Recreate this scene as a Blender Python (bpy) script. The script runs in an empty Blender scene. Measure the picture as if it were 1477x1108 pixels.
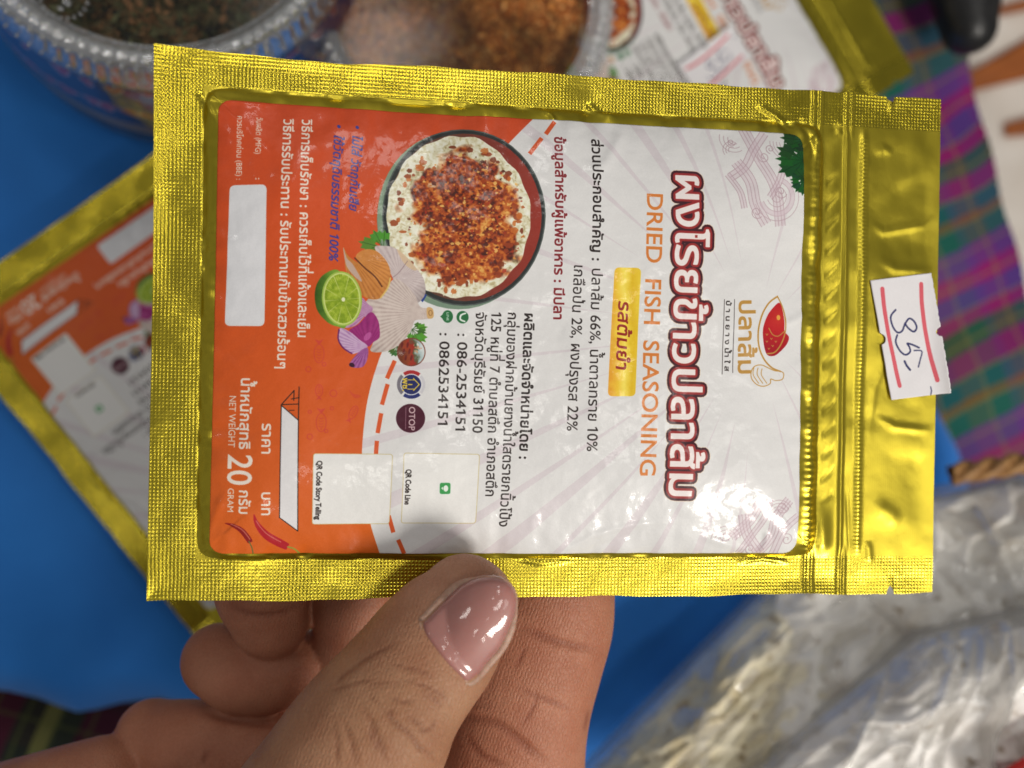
import bpy, bmesh, math, random
import numpy as np
from mathutils import Vector, Matrix
# One Blender unit is one centimetre.
sc = bpy.context.scene
sc.unit_settings.system = 'METRIC'; sc.unit_settings.scale_length = 0.01
COL = sc.collection
# ------------------------------------------------------------------ camera: a phone held over the stall, looking straight down
FP, CX, CY, CAMZ = 1600.0, 738.5, 554.0, 27.0
cam_d = bpy.data.cameras.new('camera'); cam = bpy.data.objects.new('camera', cam_d); COL.objects.link(cam); sc.camera = cam
cam_d.sensor_width = 36.0; cam_d.lens = 36.0*FP/1477.0; cam_d.clip_start = 0.5; cam_d.clip_end = 2000
cam.location = (0, 0, CAMZ)
cam_d.dof.use_dof = True; cam_d.dof.focus_distance = 15.7; cam_d.dof.aperture_fstop = 0.135; cam_d.dof.aperture_blades = 0
# ------------------------------------------------------------------ light of a market hall
w = bpy.data.worlds.new('World'); sc.world = w; w.use_nodes = True
nt = w.node_tree; nt.nodes.clear()
wo = nt.nodes.new('ShaderNodeOutputWorld'); bg = nt.nodes.new('ShaderNodeBackground'); nt.links.new(bg.outputs[0], wo.inputs[0])
# the hall around the stall: soft patches of lit ceiling and darker stalls
wtc = nt.nodes.new('ShaderNodeTexCoord'); wn = nt.nodes.new('ShaderNodeTexNoise'); wn.inputs['Scale'].default_value = 1.9; wn.inputs['Detail'].default_value = 3
wr = nt.nodes.new('ShaderNodeValToRGB'); nt.links.new(wtc.outputs['Generated'], wn.inputs['Vector']); nt.links.new(wn.outputs['Fac'], wr.inputs[0]); nt.links.new(wr.outputs[0], bg.inputs[0])
wr.color_ramp.elements[0].position = .36; wr.color_ramp.elements[0].color = (.36, .37, .38, 1); wr.color_ramp.elements[1].position = .66; wr.color_ramp.elements[1].color = (1.0, .98, .94, 1)
bg.inputs[1].default_value = 0.25
def area(name, loc, target, size, power, col=(1, 0.95, 0.88), sy=None):
    l = bpy.data.lights.new(name, 'AREA'); l.energy = power; l.color = col; l.size = size
    if sy: l.shape = 'RECTANGLE'; l.size_y = sy
    o = bpy.data.objects.new(name, l); COL.objects.link(o); o.location = loc
    d = Vector(target)-Vector(loc); o.rotation_euler = d.to_track_quat('-Z', 'Y').to_euler(); return o
area('stall_lamp', (33, -29, 47), (0, 0, 8), 13, 19500, (1, 0.95, 0.87))
area('hall_lamp', (18, 62, 90), (0, 0, 8), 16, 7000, (1, 0.97, 0.92))
for i, (x, y) in enumerate([(78, -10), (20, -52), (38, 60), (135, -30), (-110, 70)]):
    area('ceiling_lamp', (x, y, 190), (0, 0, 0), 34 if x > 100 else 20, 12500, (1, 0.96, 0.9))  # the wide one is added to brighten the header flap
sc.view_settings.view_transform = 'Standard'; sc.view_settings.look = 'None'; sc.view_settings.exposure = 0.22; sc.view_settings.gamma = 1.0
# ------------------------------------------------------------------ helpers
def PX(px, py, d):
    """world point seen at photograph pixel (px, py) at depth d below the camera"""
    return Vector(((px-CX)/FP*d, -(py-CY)/FP*d, CAMZ-d))
def tag(o, label=None, cat=None, group=None, kind=None):
    for k, v in (('label', label), ('category', cat), ('group', group), ('kind', kind)):
        if v: o[k] = v
    return o
def empty(name, loc=(0, 0, 0), M=None):
    o = bpy.data.objects.new(name, None); COL.objects.link(o); o.empty_display_size = .5
    if M is not None: o.matrix_world = M
    else: o.location = loc
    return o
def mesh_fast(name, V, F, mat=None, parent=None, uv=None, smooth=True, link=True):
    """V (n,3), F (m,k) quads or triangles, uv (n,2) per vertex"""
    V = np.asarray(V, np.float32); F = np.asarray(F, np.int32); k = F.shape[1]
    me = bpy.data.meshes.new(name); me.vertices.add(len(V)); me.vertices.foreach_set('co', V.ravel())
    me.loops.add(F.size); me.loops.foreach_set('vertex_index', F.ravel())
    me.polygons.add(len(F)); me.polygons.foreach_set('loop_start', np.arange(0, F.size, k, dtype=np.int32))
    me.update(calc_edges=True); me.validate()
    me.polygons.foreach_set('use_smooth', np.full(len(me.polygons), smooth))
    if uv is not None:
        l = me.uv_layers.new(name='UVMap'); l.data.foreach_set('uv', np.asarray(uv, np.float32)[F.ravel()].ravel())
    if mat: me.materials.append(mat)
    o = bpy.data.objects.new(name, me)
    if link: COL.objects.link(o)
    if parent: o.parent = parent
    return o
def grid_faces(nr, nc, mask=None):
    i = np.arange((nr-1)*nc).reshape(nr-1, nc)[:, :-1]
    F = np.stack([i, i+nc, i+nc+1, i+1], -1)
    if mask is not None: F = F[mask]
    return F.reshape(-1, 4)
def submesh(V, F, uv=None):
    u, inv = np.unique(F, return_inverse=True)
    return V[u], inv.reshape(F.shape), (uv[u] if uv is not None else None)
def bm_obj(name, bm, mat, parent=None, smooth=True):
    me = bpy.data.meshes.new(name); bm.to_mesh(me); bm.free()
    for p in me.polygons: p.use_smooth = smooth
    me.materials.append(mat); o = bpy.data.objects.new(name, me); COL.objects.link(o)
    if parent: o.parent = parent
    return o
class NT:
    """tiny node-tree writer"""
    def __init__(s, name):
        s.m = bpy.data.materials.new(name); s.m.use_nodes = True; s.t = s.m.node_tree; s.t.nodes.clear()
        s.out = s.t.nodes.new('ShaderNodeOutputMaterial'); s.p = s.t.nodes.new('ShaderNodeBsdfPrincipled'); s.t.links.new(s.p.outputs[0], s.out.inputs[0])
    def n(s, typ, **kw):
        n = s.t.nodes.new(typ)
        for k, v in kw.items(): setattr(n, k, v)
        return n
    def l(s, a, b): s.t.links.new(a, b)
    def set(s, **kw):
        for k, v in kw.items(): s.p.inputs[k.replace('_', ' ')].default_value = v
    def math(s, op, a, b=None, c=None):
        n = s.n('ShaderNodeMath', operation=op)
        for i, x in enumerate((a, b, c)):
            if x is None: continue
            if isinstance(x, (int, float)): n.inputs[i].default_value = x
            else: s.l(x, n.inputs[i])
        return n.outputs[0]
    def noise(s, scale, detail=3, vec=None, rough=.5, dim='3D'):
        n = s.n('ShaderNodeTexNoise'); n.inputs['Scale'].default_value = scale; n.inputs['Detail'].default_value = detail; n.inputs['Roughness'].default_value = rough
        if vec is not None: s.l(vec, n.inputs['Vector'])
        return n.outputs['Fac']
    def coord(s, which='Object'): return s.n('ShaderNodeTexCoord').outputs[which]
    def mapping(s, vec, scale=(1, 1, 1), rot=(0, 0, 0), loc=(0, 0, 0)):
        n = s.n('ShaderNodeMapping'); n.inputs['Scale'].default_value = scale; n.inputs['Rotation'].default_value = rot; n.inputs['Location'].default_value = loc
        s.l(vec, n.inputs['Vector']); return n.outputs[0]
    def ramp(s, fac, stops, interp='LINEAR'):
        n = s.n('ShaderNodeValToRGB'); n.color_ramp.interpolation = interp; e = n.color_ramp.elements
        while len(e) > 1: e.remove(e[-1])
        e[0].position = stops[0][0]; e[0].color = (*stops[0][1], 1)
        for p, c in stops[1:]: x = e.new(p); x.color = (*c, 1)
        s.l(fac, n.inputs[0]); return n.outputs[0]
    def mix(s, fac, a, b, typ='MIX'):
        n = s.n('ShaderNodeMix', data_type='RGBA', blend_type=typ)
        for i, x in ((0, fac), (6, a), (7, b)):
            if isinstance(x, (int, float)): n.inputs[i].default_value = x
            elif isinstance(x, tuple): n.inputs[i].default_value = (*x, 1)
            else: s.l(x, n.inputs[i])
        return n.outputs[2]
    def bump(s, h, strength=.3, dist=.02, normal=None):
        n = s.n('ShaderNodeBump'); n.inputs['Strength'].default_value = strength; n.inputs['Distance'].default_value = dist; s.l(h, n.inputs['Height'])
        if normal is not None: s.l(normal, n.inputs['Normal'])
        return n.outputs[0]
    def finish(s, color=None, bump=None, rough=None):
        if color is not None: s.l(color, s.p.inputs['Base Color'])
        if bump is not None: s.l(bump, s.p.inputs['Normal'])
        if rough is not None: s.l(rough, s.p.inputs['Roughness'])
        return s.m
def srgb(r, g, b):
    f = lambda c: (c/255/12.92) if c/255 <= .04045 else ((c/255+.055)/1.055)**2.4
    return (f(r), f(g), f(b))
# ------------------------------------------------------------------ small software rasteriser for the flat print
def H4(src, dst):
    A = []; b = []
    for (x, y), (u, v) in zip(src, dst):
        A.append([x, y, 1, 0, 0, 0, -u*x, -u*y]); b.append(u)
        A.append([0, 0, 0, x, y, 1, -v*x, -v*y]); b.append(v)
    return np.append(np.linalg.solve(np.array(A, float), np.array(b, float)), 1).reshape(3, 3)

def happly(M, P):
    P = np.atleast_2d(np.asarray(P, float))
    q = np.c_[P, np.ones(len(P))] @ M.T
    return q[:, :2]/q[:, 2:]

def vnoise(h, w, cell, seed, octaves=3, aniso=(1, 1)):
    """smooth value noise 0..1"""
    r = np.random.RandomState(seed); out = np.zeros((h, w), np.float32); amp = 1.0; tot = 0
    for o in range(octaves):
        cy = max(cell*aniso[0]/2**o, 1.0); cx = max(cell*aniso[1]/2**o, 1.0)
        gy = int(h/cy)+3; gx = int(w/cx)+3
        g = r.rand(gy, gx).astype(np.float32)
        ys = np.arange(h)/cy; xs = np.arange(w)/cx
        iy = ys.astype(int); ix = xs.astype(int)
        fy = ys-iy; fx = xs-ix
        fy = (fy*fy*(3-2*fy))[:, None]; fx = (fx*fx*(3-2*fx))[None, :]
        a = g[iy][:, ix]; b = g[iy][:, ix+1]; c = g[iy+1][:, ix]; d = g[iy+1][:, ix+1]
        out += amp*((a*(1-fx)+b*fx)*(1-fy)+(c*(1-fx)+d*fx)*fy)
        tot += amp; amp *= 0.5
    return out/tot

def ramp(t, stops):
    ts = [s[0] for s in stops]
    return np.stack([np.interp(t, ts, [s[1][k] for s in stops]) for k in range(3)], -1)

def loop_edges(P):
    P = np.asarray(P, float); return np.c_[P, np.roll(P, -1, 0)]

def spline(P, closed=True, n=8):
    P = np.asarray(P, float); N = len(P); out = []
    rng = range(N) if closed else range(N-1)
    for i in rng:
        if closed: p0, p1, p2, p3 = P[i-1], P[i], P[(i+1) % N], P[(i+2) % N]
        else: p0, p1, p2, p3 = P[max(i-1, 0)], P[i], P[i+1], P[min(i+2, N-1)]
        for t in np.arange(n)/n:
            out.append(0.5*((2*p1)+(p2-p0)*t+(2*p0-5*p1+4*p2-p3)*t*t+(3*p1-p0-3*p2+p3)*t**3))
    if not closed: out.append(P[-1])
    return np.array(out)

def ell(cx, cy, rx, ry, rot=0, n=48):
    a = np.linspace(0, 2*math.pi, n, endpoint=False); c, s = math.cos(math.radians(rot)), math.sin(math.radians(rot))
    x = rx*np.cos(a); y = ry*np.sin(a)
    return np.c_[cx+x*c-y*s, cy+x*s+y*c]

def rrect(P, r, n=6):
    """rounded polygon"""
    P = np.asarray(P, float); N = len(P); out = []
    for i in range(N):
        p = P[i]; a = P[i-1]-p; b = P[(i+1) % N]-p
        a = a/np.linalg.norm(a)*r+p; b = b/np.linalg.norm(b)*r+p
        for t in np.linspace(0, 1, n): out.append((1-t)**2*a+2*t*(1-t)*p+t*t*b)
    return np.array(out)

def stroke_edges(E, w):
    """edge list of a stroke of width w round the segments E (N,4)"""
    E = E[np.hypot(E[:, 2]-E[:, 0], E[:, 3]-E[:, 1]) > 1e-6]
    p = E[:, :2]; q = E[:, 2:]; d = q-p; L = np.linalg.norm(d, axis=1, keepdims=True)
    n = np.c_[-d[:, 1], d[:, 0]]/L*w/2
    a, b, c, e = p+n, p-n, q-n, q+n
    out = [np.c_[a, b], np.c_[b, c], np.c_[c, e], np.c_[e, a]]
    K = 10; ang = np.linspace(0, 2*math.pi, K+1)
    # quad a,b,c,e runs counter to increasing angle when n is left of d: discs follow the same turn
    cr = (b-a)[:, 0]*(c-b)[:, 1]-(b-a)[:, 1]*(c-b)[:, 0]
    sg = 1 if cr.mean() > 0 else -1
    for ctr in (p, q):
        for k in range(K):
            o0 = np.array([math.cos(ang[k]), sg*math.sin(ang[k])])*w/2
            o1 = np.array([math.cos(ang[k+1]), sg*math.sin(ang[k+1])])*w/2
            out.append(np.c_[ctr+o0, ctr+o1])
    return np.concatenate(out)

def cover(E, W, H):
    """coverage mask of an edge list: returns mask, x0, y0 (non-zero rule)"""
    SS = 4
    x0 = max(int(math.floor(E[:, [0, 2]].min()))-1, 0); x1 = min(int(math.ceil(E[:, [0, 2]].max()))+2, W)
    y0 = max(int(math.floor(E[:, [1, 3]].min()))-1, 0); y1 = min(int(math.ceil(E[:, [1, 3]].max()))+2, H)
    if x1 <= x0 or y1 <= y0: return None
    w = x1-x0; h = y1-y0
    ya = (E[:, 1]-y0)*SS-0.5; yb = (E[:, 3]-y0)*SS-0.5
    lo = np.ceil(np.minimum(ya, yb)).astype(int); hi = np.ceil(np.maximum(ya, yb)).astype(int)
    lo = np.clip(lo, 0, h*SS); hi = np.clip(hi, 0, h*SS); cnt = hi-lo
    k = cnt > 0
    if not k.any(): return None
    E = E[k]; ya = ya[k]; yb = yb[k]; lo = lo[k]; cnt = cnt[k]
    idx = np.repeat(np.arange(len(E)), cnt)
    off = np.arange(cnt.sum())-np.repeat(np.cumsum(cnt)-cnt, cnt)
    row = lo[idx]+off
    t = (row-ya[idx])/(yb[idx]-ya[idx])
    x = E[idx, 0]+t*(E[idx, 2]-E[idx, 0])-x0
    sgn = np.where(yb > ya, 1.0, -1.0)[idx]
    x = np.clip(x, 0, w-1e-3); ix = x.astype(int); fr = x-ix
    stride = w+2
    acc = np.bincount(row*stride+ix, sgn*(1-fr), h*SS*stride)+np.bincount(row*stride+ix+1, sgn*fr, h*SS*stride)
    m = np.clip(np.abs(np.cumsum(acc.reshape(h*SS, stride), 1)), 0, 1)[:, :w]
    return m.reshape(h, SS, w).mean(1).astype(np.float32), x0, y0

class Canvas:
    def __init__(s, w, h, col, M=None, k=1.0):
        s.w, s.h, s.k = w, h, k
        s.a = np.empty((h, w, 3), np.float32); s.a[:] = np.array(col)/255.0
        s.M = np.eye(3) if M is None else M
        s.Mi = np.linalg.inv(s.M)
    def tp(s, P): return happly(s.M, P)
    def paint(s, E, col, alpha=1.0, mod=None):
        r = cover(E, s.w, s.h)
        if r is None: return
        m, x0, y0 = r; h, w = m.shape
        reg = s.a[y0:y0+h, x0:x0+w]
        if callable(col):
            yy, xx = np.mgrid[y0:y0+h, x0:x0+w]
            q = np.stack([xx+.5, yy+.5, np.ones_like(xx)], -1) @ s.Mi.T
            c = col(q[..., 0]/q[..., 2], q[..., 1]/q[..., 2], xx, yy)/255.0
            if c.shape[-1] == 4: m = m*c[..., 3]*255.0; c = c[..., :3]
        else: c = np.array(col, np.float32)/255.0
        m = (m*alpha)[..., None]
        reg[:] = reg*(1-m)+c*m
    def poly(s, P, col, alpha=1.0): s.paint(loop_edges(s.tp(P)), col, alpha)
    def multi(s, loops, col, alpha=1.0):
        s.paint(np.concatenate([loop_edges(s.tp(P)) for P in loops]), col, alpha)
    def line(s, P, w, col, alpha=1.0, closed=False):
        Q = s.tp(P); E = loop_edges(Q) if closed else np.c_[Q[:-1], Q[1:]]
        s.paint(stroke_edges(E, w*s.k), col, alpha)
    def lines(s, Ps, w, col, alpha=1.0):
        E = []
        for P in Ps:
            Q = s.tp(P); E.append(np.c_[Q[:-1], Q[1:]])
        s.paint(stroke_edges(np.concatenate(E), w*s.k), col, alpha)
    def text_edges(s, txt, p0, p1, ch, slant=0.0, fit=True, ref='\u0e01'):
        E, adv = layout(txt)
        q0, q1 = s.tp([p0, p1]); d = q1-q0; L = np.linalg.norm(d); r = d/L
        u = np.array([r[1], -r[0]])               # up is a quarter turn anticlockwise of reading
        hh = glyph_height(ref)
        sy = ch*s.k/hh; sx = L/adv if fit else sy
        X = E[:, [0, 2]]*sx; Y = E[:, [1, 3]]*sy; X = X+slant*Y
        P = q0+X[:, :1]*r+Y[:, :1]*u; Q = q0+X[:, 1:]*r+Y[:, 1:]*u
        return np.c_[P, Q]
    def text(s, txt, p0, p1, ch, col, bold=0.0, slant=0.0, alpha=1.0, ref='\u0e01'):
        E = s.text_edges(txt, p0, p1, ch, slant, ref=ref)
        if bold > 0: E2 = stroke_edges(E, bold*s.k); s.paint(np.concatenate([E2, E2[:0]]), col, alpha)
        s.paint(E, col, alpha)
    def image(s, name):
        im = bpy.data.images.new(name, s.w, s.h, alpha=False)
        px = np.ones((s.h, s.w, 4), np.float32); px[..., :3] = np.clip(s.a[::-1], 0, 1)
        im.pixels.foreach_set(px.ravel()); im.update(); im.pack()
        return im

_gl = {}
def _outline(ch):
    cu = bpy.data.curves.new('glyph', 'FONT'); cu.body = ch; cu.fill_mode = 'NONE'; cu.resolution_u = 4
    ob = bpy.data.objects.new('glyph', cu); me = ob.to_mesh()
    n = len(me.vertices); v = np.empty(n*3); me.vertices.foreach_get('co', v); v = v.reshape(-1, 3)[:, :2]
    e = np.empty(len(me.edges)*2, int); me.edges.foreach_get('vertices', e); e = e.reshape(-1, 2)
    ob.to_mesh_clear(); bpy.data.objects.remove(ob); bpy.data.curves.remove(cu)
    return v, e
def _loops(v, e):
    """re-order the outline edges into directed loops, holes turned against their outer loop"""
    adj = {}
    for a, b in e: adj.setdefault(a, []).append(b); adj.setdefault(b, []).append(a)
    seen = set(); loops = []
    for st in list(adj):
        if st in seen: continue
        L = [st]; seen.add(st); cur = st
        while True:
            nx = [k for k in adj[cur] if k not in seen]
            if not nx: break
            cur = nx[0]; seen.add(cur); L.append(cur)
        if len(L) > 2: loops.append(v[L])
    return loops
def _inside(pt, P):
    x, y = pt; a = P; b = np.roll(P, -1, 0)
    c = (a[:, 1] > y) != (b[:, 1] > y)
    xi = a[:, 0]+(y-a[:, 1])*(b[:, 0]-a[:, 0])/np.where(b[:, 1] == a[:, 1], 1e-9, b[:, 1]-a[:, 1])
    return (c & (x < xi)).sum() % 2 == 1
def glyph(ch):
    if ch in _gl: return _gl[ch]
    if ch == '1':                                           # a one with a flag
        P = np.array([(.2, 0), (.3, 0), (.3, .682), (.215, .682), (.04, .56), (.08, .49), (.2, .575)])
        _gl[ch] = (loop_edges(P), 0.46); return _gl[ch]
    if ch == ' ': _gl[ch] = (np.zeros((0, 4)), 0.28); return _gl[ch]
    v, e = _outline(ch); L = _loops(v, e); E = []
    for i, P in enumerate(L):
        depth = sum(_inside(P[0], Q) for j, Q in enumerate(L) if j != i)
        ar = 0.5*np.sum(P[:, 0]*np.roll(P[:, 1], -1)-np.roll(P[:, 0], -1)*P[:, 1])
        if (ar > 0) != (depth % 2 == 0): P = P[::-1]
        E.append(loop_edges(P))
    vb, _ = _outline('|'); w2, _ = _outline(ch+'|')
    adv = w2[:, 0].max()-vb[:, 0].max()
    _gl[ch] = (np.concatenate(E) if E else np.zeros((0, 4)), adv); return _gl[ch]
def glyph_height(ch): E, _ = glyph(ch); return E[:, [1, 3]].max()
UPV = '\u0e31\u0e34\u0e35\u0e36\u0e37\u0e47\u0e4d'; TONE = '\u0e48\u0e49\u0e4a\u0e4b\u0e4c'; LOW = '\u0e38\u0e39'
TALL = '\u0e1b\u0e1d\u0e1f'
def layout(txt):
    """place the characters of a line; stacks Thai tone marks over upper vowels"""
    x = 0.0; out = []; prev_up = False; base = ''
    i = 0
    while i < len(txt):
        c = txt[i]
        if c == '\u0e33':                                     # sara am = nikhahit over the consonant + sara aa
            E, a = glyph('\u0e4d'); dy = 0.0
            F = E.copy(); F[:, [0, 2]] += x; out.append(F)
            if i and txt[i-1] in TONE: pass
            E, a = glyph('\u0e32'); F = E.copy(); F[:, [0, 2]] += x; out.append(F); x += a; prev_up = False
            i += 1; continue
        E, a = glyph(c); F = E.copy(); dx = dy = 0.0
        if c in TONE and (prev_up or (i+1 < len(txt) and txt[i+1] == '\u0e33')): dy = 0.19
        if (c in TONE or c in UPV) and base in TALL: dx = -0.09
        F[:, [0, 2]] += x+dx; F[:, [1, 3]] += dy; out.append(F)
        if c in UPV: prev_up = True
        elif c in TONE or c in LOW: pass
        else: prev_up = False; base = c
        if not (c in UPV or c in TONE or c in LOW): x += a
        elif abs(a) > 0.02 and c not in UPV+TONE+LOW: x += a
        i += 1
    return np.concatenate(out), x
# ------------------------------------------------------------------ the printed label of the pouches
LQ = [(318, 150), (1150, 197), (1143, 797), (303, 797)]
LW, LH = 8.36, 6.19                                   # label size in cm
def make_label_art():
    PX = 200; W = int(LW*PX); Hh = int(LH*PX)
    M = H4(LQ, [(0, 0), (W, 0), (W, Hh), (0, Hh)])
    c = Canvas(W, Hh, (222, 221, 221), M, k=W/838.0)
    rnd = random.Random(5)
    # faint rays that fan out from the logo
    cx, cy = 1075, 478
    for a, r0, r1, wd in [(200, 150, 1000, 2.2), (212, 190, 900, 1.6), (222, 170, 800, 2.6), (232, 120, 700, 1.6), (241, 90, 700, 3.0), (250, 100, 500, 1.8),
                          (258, 90, 500, 1.2), (164, 200, 900, 1.6), (155, 160, 900, 2.4), (146, 150, 900, 1.8), (139, 120, 900, 3.2), (131, 160, 800, 1.6), (122, 110, 700, 3.2),
                          (113, 120, 600, 1.8), (103, 130, 500, 3.0), (94, 170, 500, 1.6), (174, 160, 700, 1.3), (187, 190, 700, 1.4), (285, 60, 400, 2.4), (302, 50, 300, 1.8),
                          (318, 60, 300, 2.6), (60, 60, 400, 2.4), (42, 60, 300, 2.8), (25, 60, 200, 2.0), (75, 100, 400, 2.0)]:
        A = math.radians(a); B = math.radians(wd)
        c.poly([(cx+r0*math.cos(A), cy+r0*math.sin(A)), (cx+r1*math.cos(A-B/2), cy+r1*math.sin(A-B/2)), (cx+r1*math.cos(A+B/2), cy+r1*math.sin(A+B/2))], (199, 178, 190), .33)
    # wave ornaments in two corners
    WL = (176, 148, 158)
    def arcs(x, y, r0, r1, n, a0, a1, w=1.0, al=.75):
        Ps = []
        for r in np.linspace(r0, r1, n):
            t = np.radians(np.linspace(a0, a1, 28)); Ps.append(np.c_[x+r*np.cos(t), y+r*np.sin(t)])
        c.lines(Ps, w, WL, al)
    def fillarc(x, y, r0, r1, a0, a1, col, al):
        t = np.radians(np.linspace(a0, a1, 28))
        c.poly(np.r_[np.c_[x+r1*np.cos(t), y+r1*np.sin(t)], np.c_[x+r0*np.cos(t), y+r0*np.sin(t)][::-1]], col, al)
    def curl(x, y, r, a, s=1):
        t = np.linspace(0, 2*math.pi*1.35, 40); rr = r*(1-t/t[-1]*.8)
        c.line(np.c_[x+rr*np.cos(math.radians(a)+s*t), y+rr*np.sin(math.radians(a)+s*t)], 1.1, WL, .85)
    def band(P, w, n):
        P = spline(P, False); d = np.gradient(P, axis=0); nn = np.c_[-d[:, 1], d[:, 0]]/np.linalg.norm(d, axis=1, keepdims=True)
        c.poly(np.r_[P+nn*w/2, (P-nn*w/2)[::-1]], (206, 186, 196), .45)
        c.lines([P+nn*o for o in np.linspace(-w/2, w/2, n)], 1.0, WL, .8)
    band([(1066, 190), (1082, 232), (1104, 276), (1112, 330)], 15, 4)
    band([(1096, 196), (1076, 222), (1062, 246), (1040, 262)], 12, 3)
    band([(1050, 240), (1068, 268), (1074, 300), (1090, 328)], 16, 4)
    band([(1142, 232), (1120, 244), (1110, 268), (1096, 290)], 9, 3)
    band([(1036, 258), (1052, 282), (1058, 306)], 8, 3)
    arcs(1106, 289, 8, 34, 5, -70, 160); fillarc(1106, 289, 21, 28, -70, 160, (206, 186, 196), .5)
    arcs(1050, 205, 8, 20, 3, 60, 200); arcs(1046, 222, 5, 13, 3, 150, 300); arcs(1126, 212, 10, 24, 4, 60, 190)
    curl(1112, 282, 10, 20); curl(1090, 232, 9, 200, -1); curl(1076, 312, 9, 40); curl(1101, 220, 7, 100); curl(1046, 210, 6, 10)
    band([(1128, 718), (1110, 742), (1106, 770), (1090, 797)], 14, 4)
    band([(1084, 720), (1072, 748), (1050, 772)], 14, 4)
    band([(1062, 738), (1070, 766), (1092, 796)], 14, 4)
    band([(1143, 742), (1122, 762), (1112, 797)], 11, 3)
    band([(1098, 716), (1094, 740), (1078, 770), (1062, 797)], 9, 3)
    arcs(1040, 778, 5, 22, 4, 190, 350); arcs(1112, 740, 8, 22, 4, 200, 330); curl(1118, 728, 10, 10); curl(1078, 790, 8, 60); curl(1040, 770, 9, 170, -1); curl(1128, 776, 9, 250)
    # orange field
    th = np.radians(np.linspace(-48, 42, 40)); 
    arc = spline([(768, 172), (744, 196), (716, 226), (680, 270), (600, 420), (556, 492), (540, 530), (528, 575), (522, 620), (520, 665), (524, 710), (533, 755), (547, 800)], False)
    def orange(x, y, xx, yy):
        t = np.clip((y-160)/600, 0, 1)
        return ramp(t, [(0, (205, 74, 34)), (.45, (212, 84, 30)), (1, (216, 100, 34))])
    c.poly(np.r_[[(290, 140), (768, 160)], arc, [(540, 815), (290, 815)]], orange)
    OR = (216, 88, 40)
    for p, q in [((795, 180), (781, 199)), ((775, 205), (757, 228)), ((750, 240), (735, 260)), ((566, 520), (555, 545)), ((556, 553), (548, 582)), ((547, 594), (542, 622)),
                 ((541, 633), (539, 662)), ((540, 668), (541, 700)), ((558, 740), (565, 765)), ((572, 776), (581, 797))]:
        p = np.array(p, float); q = np.array(q, float); d = (q-p)/np.linalg.norm(q-p); n = np.array([-d[1], d[0]])*3
        c.poly([p+n, q+n, q-n, p-n], OR)
    # bowl
    bx, by = 663, 317
    c.poly(ell(655, 322, 114, 126, 0), (118, 142, 122)); c.poly(ell(653, 318, 111, 123, 0), (128, 152, 128))
    c.poly(ell(bx, by, 114.5, 126), (38, 42, 42)); c.line(ell(bx, by, 113.5, 125), 1.4, (84, 96, 92), .9, True)
    c.poly(ell(bx+1, by, 108, 119.5), lambda x, y, xx, yy: ramp(np.clip((x-640)/130, 0, 1), [(0, (96, 60, 44)), (.5, (128, 44, 30)), (1, (150, 48, 34))]))
    n1 = vnoise(Hh, W, 30, 3, 4); n2 = vnoise(Hh, W, 9, 4, 3); n3 = vnoise(Hh, W, 60, 8, 3)
    def wob(cx_, cy_, rx, ry, amp, seed, n=90):
        r = random.Random(seed); ph = [(r.uniform(0, 6.28), r.choice([3, 5, 7, 11, 17, 23]), r.uniform(.3, 1)) for _ in range(8)]
        a = np.linspace(0, 2*math.pi, n, endpoint=False); f = 1+amp*sum(w*np.sin(k*a+p) for p, k, w in ph)/3
        return np.c_[cx_+rx*f*np.cos(a), cy_+ry*f*np.sin(a)]
    rice = wob(655, 318, 101, 115, .035, 2)
    c.poly(rice, lambda x, y, xx, yy: ramp(n1[yy, xx]*.35+n2[yy, xx]*.65, [(.22, (160, 142, 100)), (.38, (214, 206, 170)), (.55, (234, 232, 210)), (.8, (244, 243, 232))]))
    for i in range(420):                                   # rice grains
        a = rnd.uniform(0, 6.28); r = math.sqrt(rnd.uniform(.3, 1.0)); x = 655+97*r*math.cos(a); y = 318+111*r*math.sin(a)
        t = rnd.uniform(0, 180); g = rnd.choice([(240, 238, 222), (230, 226, 200), (214, 206, 170), (196, 182, 140)])
        c.poly(ell(x, y, rnd.uniform(2.2, 4.2), rnd.uniform(.9, 1.5), t, 10), g, .8)
    def topc(x, y, xx, yy):
        d = np.hypot((x-667)/86, (y-322)/100); n = n1[yy, xx]*.45+n2[yy, xx]*.55
        col = ramp(n, [(.28, (62, 20, 10)), (.4, (112, 36, 14)), (.5, (160, 66, 20)), (.6, (196, 102, 38)), (.75, (228, 168, 84))])
        return np.concatenate([col, (np.clip((.93-d+(n3[yy, xx]-.5)*.9)*9, 0, 1))[..., None]], -1)
    c.poly(rice, topc)
    for i in range(900):                                   # fried flakes
        a = rnd.uniform(0, 6.28); r = rnd.random()**.62; x = 667+82*r*math.cos(a); y = 322+94*r*math.sin(a)
        if r > .75 and rnd.random() < .45: continue
        s = rnd.uniform(1.2, 4.6); t = rnd.uniform(0, 6.28); m = rnd.choice([3, 4, 5])
        P = [(x+s*rnd.uniform(.5, 1.2)*math.cos(t+2*math.pi*k/m), y+s*rnd.uniform(.4, 1)*math.sin(t+2*math.pi*k/m)) for k in range(m)]
        c.poly(P, rnd.choice([(96, 30, 12), (74, 22, 10), (128, 46, 18), (160, 62, 20), (176, 84, 28), (200, 110, 40), (222, 150, 66), (236, 188, 104), (168, 50, 24)]), .85)
    for i in range(60):
        a = rnd.uniform(0, 6.28); x = 655+94*math.cos(a)*rnd.uniform(.82, .98); y = 318+108*math.sin(a)*rnd.uniform(.82, .98)
        c.poly(wob(x, y, rnd.uniform(2, 6), rnd.uniform(2, 5), .2, i, 16), rnd.choice([(176, 84, 30), (200, 110, 46), (150, 60, 24), (120, 46, 20)]), .85)
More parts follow.
